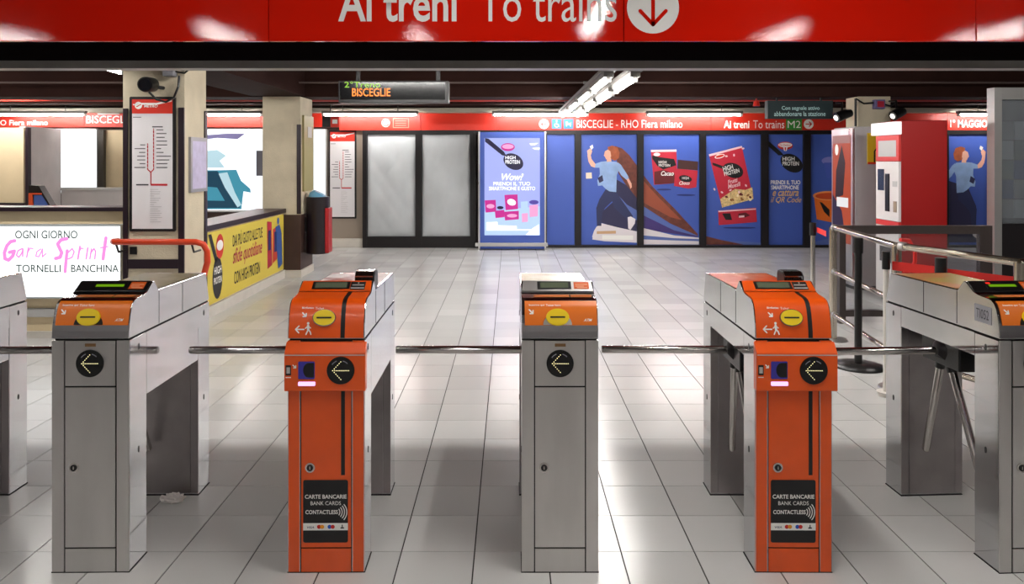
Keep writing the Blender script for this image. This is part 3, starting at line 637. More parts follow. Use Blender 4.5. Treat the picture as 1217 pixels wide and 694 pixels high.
# sports lightbox
fr = F((0,13.27,0)); QX = lambda px: X(px,13.27); QZ = lambda py: Z(py,13.27)
sb = tag(MB().box(QX(205), QX(387), 13.275, 13.395, QZ(252), QZ(153)).build('lightbox', GREYP), 'bright white and cyan sports lightbox behind the two pillars', 'lightbox')
MB().rect(fr, QX(206), QX(386.6), QZ(250), QZ(154), -.003).build('screen', mat('lightbox_sport',(245,250,255),.4,emit=1.25), sb)
c7 = lambda x, y: (QX(240+x/3.305), QZ(120+y/3.305))
def pr(fr, pts, m, parent, off=.002, name='print'): return MB().poly(fr, pts, off).build(name, m, parent)
CY = mat('cyan_print',(90,190,220),.5,emit=.5,emcol=(80,185,215)); CYD = mat('teal_print',(24,110,150),.5,emit=.22,emcol=(20,110,150)); CYL = mat('pale_cyan_print',(200,232,242),.5,emit=.8,emcol=(195,230,242))
pr(fr, [c7(*p) for p in ((-60,272),(70,272),(135,270),(165,340),(155,425),(-60,425))], CY, sb, .001)
pr(fr, [c7(*p) for p in ((-60,278),(60,275),(110,330),(150,420),(-60,420),(-60,390),(90,392),(60,340),(-60,330))], CYD, sb, .002)
pr(fr, [c7(*p) for p in ((100,285),(150,310),(190,345),(192,360),(140,350),(110,320))], CY, sb, .0015)
pr(fr, [c7(*p) for p in ((65,285),(100,280),(130,360),(155,408),(140,418),(90,340))], CYL, sb, .003)
pr(fr, [c7(*p) for p in ((-60,205),(60,192),(95,215),(70,235),(90,262),(-60,262))], CYL, sb, .001)
pr(fr, [c7(*p) for p in ((-60,140),(100,128),(170,128),(140,150),(60,145),(-60,160))], mat('lilac_print',(150,140,200),.5,emit=.4), sb, .001)
ib = tag(MB().box(X(304.5,12.8), X(330,12.8), 12.8, 13.1, Z(209,12.8), Z(179,12.8)).build('sign', mat('dim_grey',(120,118,128),.5)), 'small grey sign box hanging before the sports lightbox', 'sign')
MB().box(X(326,12.8), X(328,12.8), 12.93, 12.95, Z(179,12.8), 2.53).build('hanger', BLACKM, ib)

# bin hung on pillar 2
bn = tag(empty('litter_bin', (-2.66,10.2,.3)), 'black hanging litter bin with red side beside the farther pillar', 'bin')
MB().tube([(0,0,0),(0,0,.78)], .155, 24).build('body', mat('bin_black',(26,16,22),.3), bn)
MB().box(.12,.175,-.10,.10,.01,.63).build('side_plate', mat('bin_red',(170,30,40),.35), bn, bevel=.01)
MB().tube([(0,0,.781),(0,0,.80),(.02,0,.84)], [.13,.12,.08], 14).build('bag', mat('bag_blue',(110,170,205),.4), bn)
MB().box(-.168,-.14,-.05,.05,.3,.5).build('bracket', BLACKM, bn)

# ================================================================== back wall
struct(MB().box(X(390,YB), X(432,YB), 13.38, 13.399, 0, 2.12).build('wall_pilaster', mat('pilaster',(150,136,122),.7)))
struct(MB().box(X(391,YB), X(432,YB), 13.30, 13.379, 0, Z(283,YB)).build('baseboard_back', SKIRT))
D = 13.25
bs = tag(empty('wayfinding_band', (0,D,2.118)), 'long red wayfinding band above the posters reading BISCEGLIE RHO Fiera milano', 'sign')
bz = lambda py: Z(py,D)-2.118; bx = lambda px: X(px,D)
ed = [-75,100,310,403,500,592,742,845,1000,1126,1250]
bl = tag(empty('wayfinding_band', (0,D,2.118)), 'red wayfinding band left of the departure display, above the lightboxes', 'sign')
for p0, p1 in zip(ed, ed[1:]):
    MB().box(bx(p0)+.004, bx(p1)-.004, 0, .14, bz(151) if p1 < 405 else 0, bz(134)).build('band_panel', REDB, bl if p1 < 405 else bs)
fr = F((0,0,0))
def bt(s, p0, p1, y0, y1, bold=0, m=WHITEP, off=.004, **k): return text(fr, s, bx(p0), bx(p1), bz(y1), bz(y0), m, bs, off, bold=bold, **k)
bt('BISCEGLIE - RHO Fiera milano', 685, 811, 142.5, 152, .004)
bt('Ai treni', 860, 890.5, 143, 152.5, .025); bt('To trains', 895, 932, 143, 152.5)
bt('1° MAGGIO F', 1129, 1180, 142, 151.5, .025)
bt('BISCEGLIE', 102.5, 158, 137.5, 146.5, .012).parent = bl
bt('BISCEGLIE - RHO Fiera milano', -62, 57, 142.5, 149, .012).parent = bl
MB().rect(fr, bx(116), bx(142), bz(136), bz(134.6), .004).build('band_swash', WHITEP, bl)
MB().rect(fr, bx(934), bx(953), bz(154.5), bz(141), .004).build('line_badge', mat('green_badge',(50,140,50),.5), bs)
bt('M2', 936, 951.5, 143.5, 152, 0, off=.006)
for px in (961, 646.5):
    MB().disc(fr, bx(px), bz(147.5), .088, off=.004).build('arrow_disc', WHITEP, bs)
m = MB(); arrow_sym(m, fr, bx(961), bz(147.5), .05, 0, .018, .006); arrow_sym(m, fr, bx(646.5), bz(147.5), .05, PI, .018, .006); m.build('arrow_symbol', REDB, bs)
for px in (661.5, 675.5):
    MB().rect(fr, bx(px-5.7), bx(px+5.7), bz(153), bz(141.5), .004).build('symbol_panel', mat('sign_blue',(40,120,190),.5), bs)
m = MB(); q = bx(661.5); r = bz(147); m.disc(fr, q, r+.05, .012, off=.006, n=12).ribbon(fr, [(q,r+.03),(q,r-.01),(q+.03,r-.01),(q+.04,r-.05)], .012, .006).ring(fr, q, r-.025, .03, .04, .006, 16, PI*.7, PI*1.9)
q = bx(675.5); m.poly(fr, [(q-.05,r+.03),(q-.02,r+.04),(q-.01,r+.01),(q+.04,r+.01),(q+.05,r+.03),(q+.045,r-.05),(q+.03,r-.05),(q+.02,r-.02),(q-.02,r-.02),(q-.03,r-.05),(q-.04,r-.05)], .006); m.build('symbol', WHITEP, bs)
m = MB(); q = bx(458.5); r = bz(146); m.disc(fr, q, r, .075, off=.004); m.build('no_smoking_disc', WHITEP, bs)
MB().ring(fr, q, r, .05, .066, .006).ribbon(fr, [(q-.045,r+.045),(q+.045,r-.045)], .014, .006).build('no_smoking_symbol', mat('dark_red_ink',(90,30,26),.5), bs)
fr_ = MB(); a0, a1_, z0, z1 = bx(467), bx(486), bz(152), bz(140.5)
for k in ((a0,a1_,z0,z0+.012),(a0,a1_,z1-.012,z1),(a0,a0+.012,z0,z1),(a1_-.012,a1_,z0,z1)): fr_.rect(fr, *k, .004)
for i in range(3): fr_.rect(fr, a0+.04, a1_-.05, z0+.04+.04*i, z0+.05+.04*i, .004)
fr_.build('rules_box', mat('pale_red',(226,150,130),.5), bs)

# black poster frames and posters
YP = 13.30
pf = struct(empty('trim_6', (0,YP,0)), 'black metal poster framing along the back wall')
for p0, p1 in ((431.5,436.5),(494,501.5),(559,566),(683,690.5),(757,764.5),(831,838.5),(904,912.5),(954,962.5),(1175,1182),(1119,1126)):
    MB().box(X(p0,YP), X(p1,YP), -.05, .09, 0, 2.115).build('mullion', BLACKM, pf)
MB().box(X(432,YP), X(1182,YP), -.045, .085, 2.045, 2.114).build('head_rail', BLACKM, pf)
MB().box(X(432,YP), X(566,YP), -.047, .085, 0, Z(281,YP)).build('sill_rail', BLACKM, pf)
MB().box(X(566.5,YP), X(1182,YP), -.047, .085, 0, .045).build('sill_rail', BLACKM, pf)
# two grey plastic-covered panels
gp = mat('plastic_sheet',(190,194,197),.26,0,var=.10,vscale=1.6,stretch=(1.4,1,.9))
for k, (p0, p1, lab) in enumerate(((436.5,494,'grey plastic covered panel nearest the wall map'),(501.5,559,'grey plastic covered panel beside the advertising totem'))):
    x0, x1, z0, z1 = X(p0,YP)+.004, X(p1,YP)-.004, Z(281,YP)+.003, 2.042
    n = 40; q = random.Random(11+k); vs = []; fs_ = []
    W = [(q.uniform(1.2,3)*(-1)**(i_+k),q.uniform(1.3,2.6),q.uniform(0,6),q.uniform(.014,.026)) for i_ in range(3)]
    for j in range(n+1):
        for i in range(n+1):
            u, v = i/n, j/n; h = min(.068, 1.15*sum(a_*abs(math.sin(f*u*2+g2*v*3+p)) for f,g2,p,a_ in W)*max(0,math.sin(PI*u))**.4*max(0,math.sin(PI*v))**.4)
            vs.append((x0+(x1-x0)*u, YP+.02-h, z0+(z1-z0)*v))
    fs_ = [(j*(n+1)+i, j*(n+1)+i+1, (j+1)*(n+1)+i+1, (j+1)*(n+1)+i) for j in range(n) for i in range(n)]
    mb = MB().add(vs, fs_, True); mb.box(x0, x1, YP+.03, YP+.06, z0, z1)
    tag(mb.build('covered_panel', gp), lab, 'panel', 'plastic covered panels')
def poster(p0, p1, label):
    return tag(MB().box(X(p0,YP)+.004, X(p1,YP)-.004, YP, YP+.05, .048, 2.042).build('poster', BLUE), label, 'poster')
fr = F((0,YP,0))
def C2(x, y): px, py = 680+x/4.625, 150+y/4.625; return (X(px,YP), Z(py,YP))
def C3(x, y): px, py = 830+x/4.625, 150+y/4.625; return (X(px,YP), Z(py,YP))
u2 = YP/FPX/4.625
BRN = mat('trail_brown',(104,52,40),.5,0,var=.25,vscale=5,stretch=(3,1,3)); BRN2 = mat('trail_rust',(150,74,50),.5); NAVY = mat('trail_navy',(42,40,74),.5); NAVY2 = mat('jeans_navy',(40,46,86),.5)
LBL = mat('trail_blue',(84,104,168),.5); PUR = mat('trail_purple',(62,46,110),.5); PNKW = mat('trail_white',(222,214,218),.5); SHIRT = mat('shirt_print',(140,168,210),.5,0,var=.15,vscale=6); SKIN = mat('skin_print',(226,170,148),.5); HAIR = mat('hair_print',(160,82,48),.5,0,var=.2,vscale=14)
def girl(T, fr, par, lim, trail=True):
    def q(P, m, off, name='print'): pr(fr, [T(*p) for p in P], m, par, off, name)
    if trail:
        q([(235,108),(275,122),(315,160),(355,215),(355,400),(300,330),(255,260)], BRN, .001, 'trail_print')
        q([(240,290),(300,325),(355,395),(355,470),(300,430),(235,360)], NAVY, .0014, 'trail_print')
        q([(235,360),(300,430),(355,462),(355,520),(290,480),(225,420)], LBL, .0018, 'trail_print')
        q([(165,470),(220,420),(290,480),(355,518),(355,580),(250,560),(160,530)], NAVY, .0022, 'trail_print')
        q([(150,530),(250,556),(355,578),(355,640),(180,632),(110,622),(120,592)], PNKW, .0026, 'trail_print')
    q([(200,355),(242,362),(300,445),(335,495),(310,520),(232,450)], NAVY2, .0032, 'jeans_print')
    q([(185,345),(240,358),(232,400),(180,450),(165,480),(160,548),(136,548),(132,450),(150,400)], NAVY2, .0036, 'jeans_print')
    q([(305,500),(322,496),(348,510),(344,535),(320,570),(308,562)], PNKW, .004, 'shoe_print')
    q([(135,550),(162,548),(165,565),(150,600),(115,622),(110,606),(120,575)], PNKW, .004, 'shoe_print')
    q([(250,198),(268,212),(305,270),(312,286),(298,294),(270,270),(245,230)], SHIRT, .0042, 'sleeve_print')
    q([(299,293),(311,287),(326,315),(328,335),(320,344),(314,325)], SKIN, .0044, 'hand_print')
    q([(122,208),(160,195),(188,192),(245,196),(262,225),(245,270),(242,362),(205,358),(185,345),(165,325),(142,328),(138,300),(152,262),(150,228),(125,228)], SHIRT, .0046, 'shirt_print')
    q([(140,285),(165,268),(172,300),(150,312)], NAVY, .0048, 'shirt_print')
    q([(84,160),(100,150),(106,180),(128,208),(124,228),(104,220),(90,195)], SKIN, .005, 'arm_print')
    q([(82,135),(98,122),(110,135),(104,155),(86,165)], SKIN, .0052, 'hand_print')
    q([(96,112),(112,101),(117,118),(106,130)], WHITEP, .0054, 'phone_print')
    q([(190,180),(212,172),(216,194),(190,196)], SKIN, .005, 'neck_print')
    q([(195,115),(220,106),(248,116),(260,145),(256,175),(236,190),(214,180),(204,150)], HAIR, .0054, 'hair_print')
    q([(180,138),(196,128),(210,138),(214,165),(204,182),(186,182),(180,168),(174,162)], SKIN, .0056, 'face_print')
p = poster(650, 683, 'plain blue narrow poster panel beside the advertising totem')
p = poster(690.5, 757, 'blue poster of a running person holding up a phone, left of the pouches')
girl(C2, fr, p, 0)
pr(fr, [C2(*q) for q in ((75,256),(107,254),(109,287),(76,288))], mat('cream_print',(224,210,186),.5), p, .003, 'sticker')
pr(fr, [C2(*q) for q in ((135,577),(240,574),(240,590),(135,592))], mat('tan_print',(200,160,120),.5), p, .006)
pr(fr, [C2(*q) for q in ((165,598),(335,600),(335,624),(165,622))], WHITEP, p, .006)
REDP = mat('pouch_red',(190,36,58),.5); DRED = mat('pouch_dark',(96,24,30),.5); SHAD = mat('print_shadow',(36,48,112),.5); PINKP = mat('pale_pink',(240,200,205),.5)
p = poster(764.5, 831, 'blue poster with a red cacao pouch and jar over brown and white streaks')
for P, m, o in (([(392,268),(440,330),(560,450),(690,592),(690,604),(560,560),(392,450)], BRN, .001), ([(392,300),(470,385),(600,515),(540,500),(392,420)], BRN2, .0014), ([(392,440),(540,535),(690,602),(560,590),(392,505)], LBL, .0018),
                ([(392,490),(560,572),(690,604),(690,610),(392,566)], PUR, .0022), ([(392,560),(560,600),(696,612),(696,650),(392,650)], PNKW, .0026), ([(392,600),(560,615),(696,620),(696,632),(392,622)], LBL, .003)):
    pr(fr, [C2(*q) for q in P], m, p, o, 'trail_print')
def oval(T, cx, cy, rx, ry, rot=0, n=24):
    u = u2; a_, b_ = T(cx, cy); return ell(a_, b_, rx*u, ry*u, n, rot)
pr(fr, oval(C2,505,348,40,5), SHAD, p, .004); pr(fr, oval(C2,625,378,52,5), SHAD, p, .004)
pr(fr, [C2(*q) for q in ((432,130),(573,128),(578,312),(450,322))], REDP, p, .004, 'pouch_print')
pr(fr, [C2(*q) for q in ((432,130),(573,128),(573,140),(433,142))], PINKP, p, .005)
pr(fr, [C2(*q) for q in ((440,160),(480,170),(560,180),(572,215),(500,238),(470,220),(440,178))], BLACKP, p, .005, 'spoon_print')
pr(fr, [C2(*q) for q in ((452,250),(500,240),(577,265),(578,312),(452,320))], DRED, p, .005)
pr(fr, oval(C2,465,155,18,9), WHITEP, p, .006, 'logo_print')
text(fr, 'HIGH', C2(475,0)[0], C2(518,0)[0], C2(0,205)[1], C2(0,190)[1], WHITEP, p, .007, bold=.012); text(fr, 'PROTEIN', C2(475,0)[0], C2(538,0)[0], C2(0,222)[1], C2(0,208)[1], WHITEP, p, .007, bold=.012)
text(fr, 'Cacao', C2(488,0)[0], C2(558,0)[0], C2(0,272)[1], C2(0,246)[1], WHITEP, p, .007, shear=.3, bold=.02)
pr(fr, [C2(*q) for q in ((565,232),(690,244),(682,335),(640,343),(560,328))], REDP, p, .006, 'jar_print')
pr(fr, [C2(*q) for q in ((580,184),(692,194),(690,242),(578,234))], mat('jar_lid',(66,36,34),.5), p, .007, 'jar_print')
pr(fr, oval(C2,622,288,36,18,-.2), BLACKP, p, .007, 'spoon_print')
text(fr, 'Choco', C2(588,0)[0], C2(645,0)[0], C2(0,322)[1], C2(0,302)[1], WHITEP, p, .008, shear=.3, bold=.02)
text(fr, 'HIGH', C2(604,0)[0], C2(640,0)[0], C2(0,292)[1], C2(0,278)[1], WHITEP, p, .008, bold=.012)
p = poster(838.5, 904, 'blue poster with a tilted red muesli pouch above a red bar')
pr(fr, [C3(*q) for q in ((42,604),(130,626),(250,651),(42,651))], BRN, p, .001, 'trail_print')
pr(fr, [C3(*q) for q in ((130,626),(345,640),(345,651),(250,651))], LBL, p, .001, 'trail_print')
pr(fr, [C3(*q) for q in ((57,155),(238,108),(302,400),(130,447))], REDP, p, .003, 'pouch_print')
pr(fr, [C3(*q) for q in ((57,155),(238,108),(241,118),(60,166))], PINKP, p, .004)
pr(fr, [C3(*q) for q in ((120,400),(155,375),(200,345),(260,350),(296,335),(302,400),(130,447))], mat('muesli',(216,186,128),.6,0,var=.35,vscale=30), p, .004, 'muesli_print')
rr_ = random.Random(5)
for i in range(14): pr(fr, oval(C3, 150+rr_.random()*140, 372+rr_.random()*35, 9, 6, rr_.random()*3, 10), (mat('nut',(150,100,50),.6), mat('oat',(240,222,180),.6), DRED)[i%3], p, .005+.0001*i, 'muesli_print')
pr(fr, oval(C3,190,243,58,40,-.35), BLACKP, p, .005, 'spoon_print'); pr(fr, [C3(*q) for q in ((76,200),(92,204),(145,222),(140,238),(80,214))], BLACKP, p, .0052, 'spoon_print')
text(fr, 'HIGH', C3(134,0)[0], C3(190,0)[0], C3(0,242)[1], C3(0,216)[1], WHITEP, p, .007, bold=.012, rot=.25); text(fr, 'PROTEIN', C3(140,0)[0], C3(225,0)[0], C3(0,264)[1], C3(0,241)[1], WHITEP, p, .007, bold=.012, rot=.25)
text(fr, 'Frutti', C3(160,0)[0], C3(216,0)[0], C3(0,312)[1], C3(0,290)[1], PINKP, p, .007, shear=.3, bold=.02, rot=.25); text(fr, 'Muesli', C3(160,0)[0], C3(232,0)[0], C3(0,336)[1], C3(0,312)[1], PINKP, p, .007, shear=.3, bold=.02, rot=.25)
pr(fr, oval(C3,117,165,28,11,.25), WHITEP, p, .005, 'logo_print'); pr(fr, oval(C3,117,165,24,7,.25), REDB, p, .006, 'logo_print')
for i in range(9): pr(fr, oval(C3, 85+i*22+rr_.random()*8, (150 if i%2 else 340)+rr_.random()*40-i*(6 if i%2 else 2), 5, 8, rr_.random()*3, 8), PINKP, p, .0048+.0001*i, 'confetti_print')
pr(fr, [C3(*q) for q in ((108,464),(316,448),(322,526),(112,544))], REDP, p, .003, 'bar_print')
pr(fr, [C3(*q) for q in ((130,480),(175,478),(185,515),(150,515))], BLACKP, p, .004, 'spoon_print'); pr(fr, [C3(*q) for q in ((220,480),(260,474),(285,490),(255,502),(218,500))], DRED, p, .004, 'bar_print')
pr(fr, [C3(*q) for q in ((222,492),(252,490),(252,500),(222,503))], PINKP, p, .005, 'bar_print'); pr(fr, [C3(*q) for q in ((109,464),(316,452),(316,458),(110,472))], PINKP, p, .004)
pr(fr, oval(C3,225,558,90,5), SHAD, p, .003)
p = poster(912.5, 954, 'narrow blue poster with a black spoon reading HIGH PROTEIN')
pr(fr, [C3(*q) for q in ((386,82),(398,92),(455,142),(470,160),(440,160),(386,112))], BLACKP, p, .003, 'spoon_print'); pr(fr, oval(C3,512,203,66,46,-.55), BLACKP, p, .0035, 'spoon_print')
pr(fr, oval(C3,477,107,42,22), REDB, p, .004, 'logo_print'); pr(fr, oval(C3,477,103,38,13), WHITEP, p, .005, 'logo_print'); pr(fr, [C3(*q) for q in ((465,116),(490,116),(484,136),(471,136))], WHITEP, p, .005, 'logo_print')
pr(fr, [C3(*q) for q in ((473,116),(482,116),(480,134),(475,134))], REDB, p, .006, 'logo_print')
text(fr, 'Dr.Oetker', C3(445,0)[0], C3(509,0)[0], C3(0,109)[1], C3(0,98)[1], REDB, p, .006, bold=.01)
text(fr, 'HIGH', C3(462,0)[0], C3(528,0)[0], C3(0,190)[1], C3(0,168)[1], WHITEP, p, .007, bold=.012); text(fr, 'PROTEIN', C3(462,0)[0], C3(552,0)[0], C3(0,216)[1], C3(0,194)[1], WHITEP, p, .007, bold=.012)
text(fr, 'PRENDI IL TUO', C3(397,0)[0], C3(560,0)[0], C3(0,320)[1], C3(0,297)[1], WHITEP, p, .004, bold=.022); text(fr, 'SMARTPHONE', C3(400,0)[0], C3(552,0)[0], C3(0,348)[1], C3(0,325)[1], WHITEP, p, .004, bold=.022)
GOLD = mat('gold_print',(232,182,96),.5)
text(fr, 'e cattura', C3(408,0)[0], C3(550,0)[0], C3(0,384)[1], C3(0,350)[1], GOLD, p, .005, shear=.35, bold=.012); text(fr, 'il QR Code', C3(397,0)[0], C3(565,0)[0], C3(0,424)[1], C3(0,388)[1], GOLD, p, .007, shear=.35, bold=.0)
p = poster(962.5, 1119, 'blue poster with orange and purple cups half hidden by machines')
pr(fr, oval(C3,725,190,48,22), mat('cup_lilac',(130,130,200),.5), p, .002, 'cup_print'); pr(fr, [C3(*q) for q in ((690,200),(780,200),(770,290),(705,285))], mat('cup_blue',(70,90,180),.5), p, .0025, 'cup_print')
OC = mat('cup_orange',(232,110,30),.5)
pr(fr, [C3(*q) for q in ((635,385),(800,380),(790,520),(740,530),(650,512))], OC, p, .003, 'cup_print'); pr(fr, oval(C3,716,382,88,26), mat('cup_rim',(240,150,80),.5), p, .004, 'cup_print'); pr(fr, oval(C3,716,384,74,18), mat('cup_deep',(200,70,24),.5), p, .005, 'cup_print')
pr(fr, [C3(*q) for q in ((665,415),(680,420),(720,460),(720,500),(690,470))], BLACKP, p, .006, 'spoon_print')
pr(fr, [C3(*q) for q in ((610,640),(760,610),(900,600),(900,650),(610,650))], LBL, p, .002, 'trail_print')
p = poster(1126, 1175, 'blue poster of a running person holding up a phone, right of the ticket machine')
girl(lambda x, y: (X(960+(1060-max(x,88 if False else x))/4.626,YP), Z(110+(y+190)/4.626,YP)) , fr, p, 0, False)
pr(fr, [(X(px,YP),Z(py,YP)) for px,py in ((1128,215),(1150,222),(1160,245),(1160,288),(1128,288))], NAVY, p, .0035, 'trail_print')

# advertising totem
D = 12.95; tx = lambda px: X(px,D); tz = lambda py: Z(py,D)
tt = tag(empty('advertising_totem', (tx(608),D,0)), 'blue advertising totem with glowing spoon screen before the back wall', 'totem')
ox = tx(608); B = lambda m, a_, b_, y0, y1, z0, z1, n, bv=0: MB().box(tx(a_)-ox, tx(b_)-ox, y0, y1, z0, z1).build(n, m, tt, bevel=bv)
B(BLUE, 570.5, 647, 0, .25, .02, tz(157), 'body')
B(STEEL, 568.5, 570.4, -.015, .26, 0, tz(156.5), 'side_strip'); B(STEEL, 647.1, 649, -.015, .26, 0, tz(156.5), 'side_strip')
B(GREYP, 565, 651, -.04, -.001, tz(292.5), tz(288.5), 'bumper')
f = F((-ox,0,0)); T1 = lambda x, y: (tx(560+x/4.63), tz(150+y/4.63)); u1 = D/FPX/4.63
scn = MB().rect(f, T1(73,0)[0], T1(378,0)[0], T1(0,600)[1], T1(0,65)[1], .003).build('screen', mat('screen_blue',(168,178,246),.3,emit=1.0,emcol=(168,178,246)), tt)
SW = mat('screen_white',(250,250,255),.4,emit=1.4); SN = mat('screen_navy',(36,26,84),.4,emit=.12,emcol=(60,40,140)); SM = mat('screen_magenta',(226,40,160),.4,emit=.7,emcol=(230,40,165)); SP = mat('screen_pink',(250,170,220),.4,emit=.9,emcol=(250,170,220)); SB = mat('screen_pale',(190,214,246),.4,emit=1.0,emcol=(185,212,246))
ov = lambda cx, cy, rx, ry, rot=0: ell(T1(cx,cy)[0], T1(cx,cy)[1], rx*u1, ry*u1, 28, rot)
pg = lambda P, m, off, n='print': pr(f, [T1(*q) for q in P], m, scn, off, n)
pg([(73,470),(378,440),(378,600),(73,600)], SB, .004)
pg([(76,65),(95,68),(180,140),(195,165),(170,160),(76,85)], SN, .005, 'spoon_print'); pr(f, ov(232,195,58,42,-.5), SN, scn, .005, 'spoon_print')
pr(f, ov(202,115,38,22), SM, scn, .006, 'logo_print'); pr(f, ov(202,112,32,13), SP, scn, .007, 'logo_print')
tw = lambda s, a_, b_, y0, y1, bold=.014, **k: text(f, s, T1(a_,0)[0], T1(b_,0)[0], T1(0,y1)[1], T1(0,y0)[1], SW, scn, .008, bold=bold, **k)
tw('HIGH', 188, 244, 163, 182); tw('PROTEIN', 188, 268, 186, 207); tw('Wow?', 168, 288, 260, 298, .02, shear=.3)
tw('PRENDI IL TUO', 122, 325, 306, 326); tw('SMARTPHONE E GUSTO', 98, 352, 332, 353)
for P, m in (([(183,378),(255,375),(258,455),(190,462)], SM),([(74,408),(135,405),(138,470),(80,475)], SM),([(130,465),(182,460),(184,500),(134,505)], SM),([(182,470),(262,465),(262,512),(186,518)], SM),([(278,480),(312,478),(312,525),(280,528)], SP),([(320,435),(368,430),(366,495),(322,500)], SP),([(272,415),(312,412),(312,455),(274,458)], SB)): pg(P, m, .006, 'pack_print')
pr(f, ov(222,418,24,17,-.3), SW, scn, .007); pr(f, ov(160,448,18,9), SN, scn, .007); pr(f, ov(345,418,26,12), mat('screen_violet',(110,90,210),.4,emit=.5), scn, .007); pr(f, ov(106,440,22,12), SP, scn, .007); pr(f, ov(225,492,28,10), SP, scn, .007)
pg([(85,528),(145,526),(145,545),(250,548),(250,566),(372,568),(372,574),(85,574)], SW, .006); pg([(300,598),(340,560),(374,540),(374,598)], SW, .005); pg([(320,95),(370,92),(350,104),(330,106)], SW, .006); pg([(335,120),(378,118),(375,130),(350,128)], SW, .006)

# ================================================================== hanging signs and pipes
D = 8.0
ld = tag(empty('departure_display', (X(467.5,D),D,Z(122,D))), 'hanging black departure display with orange BISCEGLIE lettering', 'display')
ox, oz = X(467.5,D), Z(122,D)
MB().box(X(402,D)-ox, X(533,D)-ox, 0, .16, 0, Z(96,D)-oz).build('housing', mat('display_case',(46,44,48),.35), ld, bevel=.006)
f = F((-ox,-.001,-oz)); 
MB().rect(f, X(404,D), X(529,D), Z(118.5,D), Z(98,D), .001).build('glass', mat('display_glass',(20,20,22),.12), ld)
text(f, 'BISCEGLIE', X(418.5,D), X(464,D), Z(114.5,D), Z(104.8,D), mat('led_orange',(255,140,40),.4,emit=1.6,emcol=(255,130,40)), ld, .003, bold=.01)
text(f, '2°Treno', X(409.5,D), X(452,D), Z(104,D), Z(96.8,D), mat('led_green',(170,220,60),.4,emit=1.0,emcol=(160,220,60)), ld, .003)
for q in (424,520): MB().box(X(q,D)-ox-.02, X(q,D)-ox+.02, .06, .10, Z(96,D)-oz, 2.88-oz).build('hanger', BLACKM, ld)
D = 10.1
cs = tag(empty('warning_sign', (X(951,D),D,Z(141,D))), 'dark teal hanging sign reading Con segnale attivo abbandonare la stazione', 'sign')
ox, oz = X(951,D), Z(141,D)
MB().box(X(912.5,D)-ox, X(990,D)-ox, 0, .12, 0, Z(119.5,D)-oz).build('panel', mat('teal_dark',(6,32,36),.6), cs)
f = F((-ox,0,-oz)); TI = mat('teal_text',(170,205,205),.5)
text(f, 'Con segnale attivo', X(929,D), X(974,D), Z(132,D), Z(126,D), TI, cs, .003, bold=.01); text(f, 'abbandonare la stazione', X(920,D), X(981,D), Z(138,D), Z(132.5,D), TI, cs, .003, bold=.01)
for px in (925, 978): MB().box(X(px,D)-ox-.01, X(px,D)-ox+.01, .05, .07, Z(119.5,D)-oz, 2.447-oz).build('hanger', BLACKM, cs)
def pipe(pts, r, m, label): return tag(MB().tube(pts, r, 12).build('pipe', m), label, 'pipe')
pipe([(XL,11.2,2.50),(XR,11.2,2.50)], .028, mat('red_pipe',(176,50,40),.4), 'thin red pipe running across under the dark ceiling')
pipe([(XL,9.7,2.61),(XR,9.7,2.61)], .012, mat('grey_pipe',(90,74,70),.5), 'thin grey conduit across the dark ceiling beam')
tag(MB().box(XL,XR,13.0,13.24,2.42,2.505).build('cable_duct', mat('duct_beige',(168,160,146),.6), bevel=.01), 'beige cable duct above the red wayfinding band', 'duct')
sr = tag(MB().tube([(X(899,10.3),10.3,2.34),(X(899,10.3),10.3,2.41)], [.05,.035], 16).tube([(X(899,10.3),10.3,2.4),(X(899,10.3),10.3,2.447)], .012, 8).build('alarm_beacon', mat('beacon_red',(190,40,30),.3)), 'small red alarm beacon left of the teal sign', 'beacon')
ns_ = tag(MB().box(X(393,12.5),X(403,12.5),12.5,12.54,Z(151,12.5),Z(138,12.5)).build('sign', REDB), 'small red hanging sign left of the departure display', 'sign')
MB().box(X(383,12.5),X(392.5,12.5),12.5,12.6,Z(151,12.5),Z(138,12.5)).build('sign_back', BLACKM, ns_); MB().rect(F((0,12.5,0)),X(395,12.5),X(401,12.5),Z(147,12.5),Z(142,12.5),.003).build('sign_mark', WHITEP, ns_)
MB().box(X(392,12.5),X(393,12.5),12.51,12.53,Z(138,12.5),2.53).build('hanger', BLACKM, ns_)

# ================================================================== right side
# vending machine with lit front facing the passage
x0, x1, y0, y1, zt = 4.186, 4.70, 9.0, 9.58, 2.0
vm = tag(empty('vending_machine', (x0,y0,0)), 'grey vending machine with glowing orange front beside the red ticket machine', 'vending machine')
MB().box(.03, x1-x0, 0, y1-y0, .05, zt).build('body', mat('vend_grey',(168,164,166),.5,0,var=.04,vscale=3), vm, bevel=.006)
MB().box(0, .029, 0, y1-y0, .05, zt-.02).build('front_frame', STEEL, vm, bevel=.003)
MB().box(.04, x1-x0-.02, .03, y1-y0-.03, 0, .05).build('plinth', BLACK, vm)
fv = F((0,y1-y0,0),(0,-1,0),(0,0,1))
vs_ = MB().rect(fv, .04, .54, .55, 1.90, .002).build('lit_panel', mat('vend_orange',(220,96,50),.3,emit=.45,emcol=(225,92,40)), vm)
MB().poly(fv, [(.04,.55),(.42,.55),(.30,.95),(.04,1.15)], .003).build('panel_print', mat('vend_navy',(60,40,100),.4,emit=.15), vs_)
MB().poly(fv, [(.12,1.1),(.34,1.15),(.40,1.55),(.30,1.78),(.14,1.45)], .004).build('panel_print', mat('vend_dark',(70,30,40),.4,emit=.1), vs_)
MB().disc(fv, .16, 1.72, .05, .07, .005).build('panel_badge', WHITEP, vs_)
MB().rect(fv, .16, .48, 1.0, 1.12, .005).build('panel_print', mat('vend_white',(240,240,240),.4,emit=.8), vs_)
MB().rect(fv, .04, .54, 1.80, 1.90, .004).build('panel_header', mat('vend_pink',(220,150,140),.4,emit=.3), vs_)
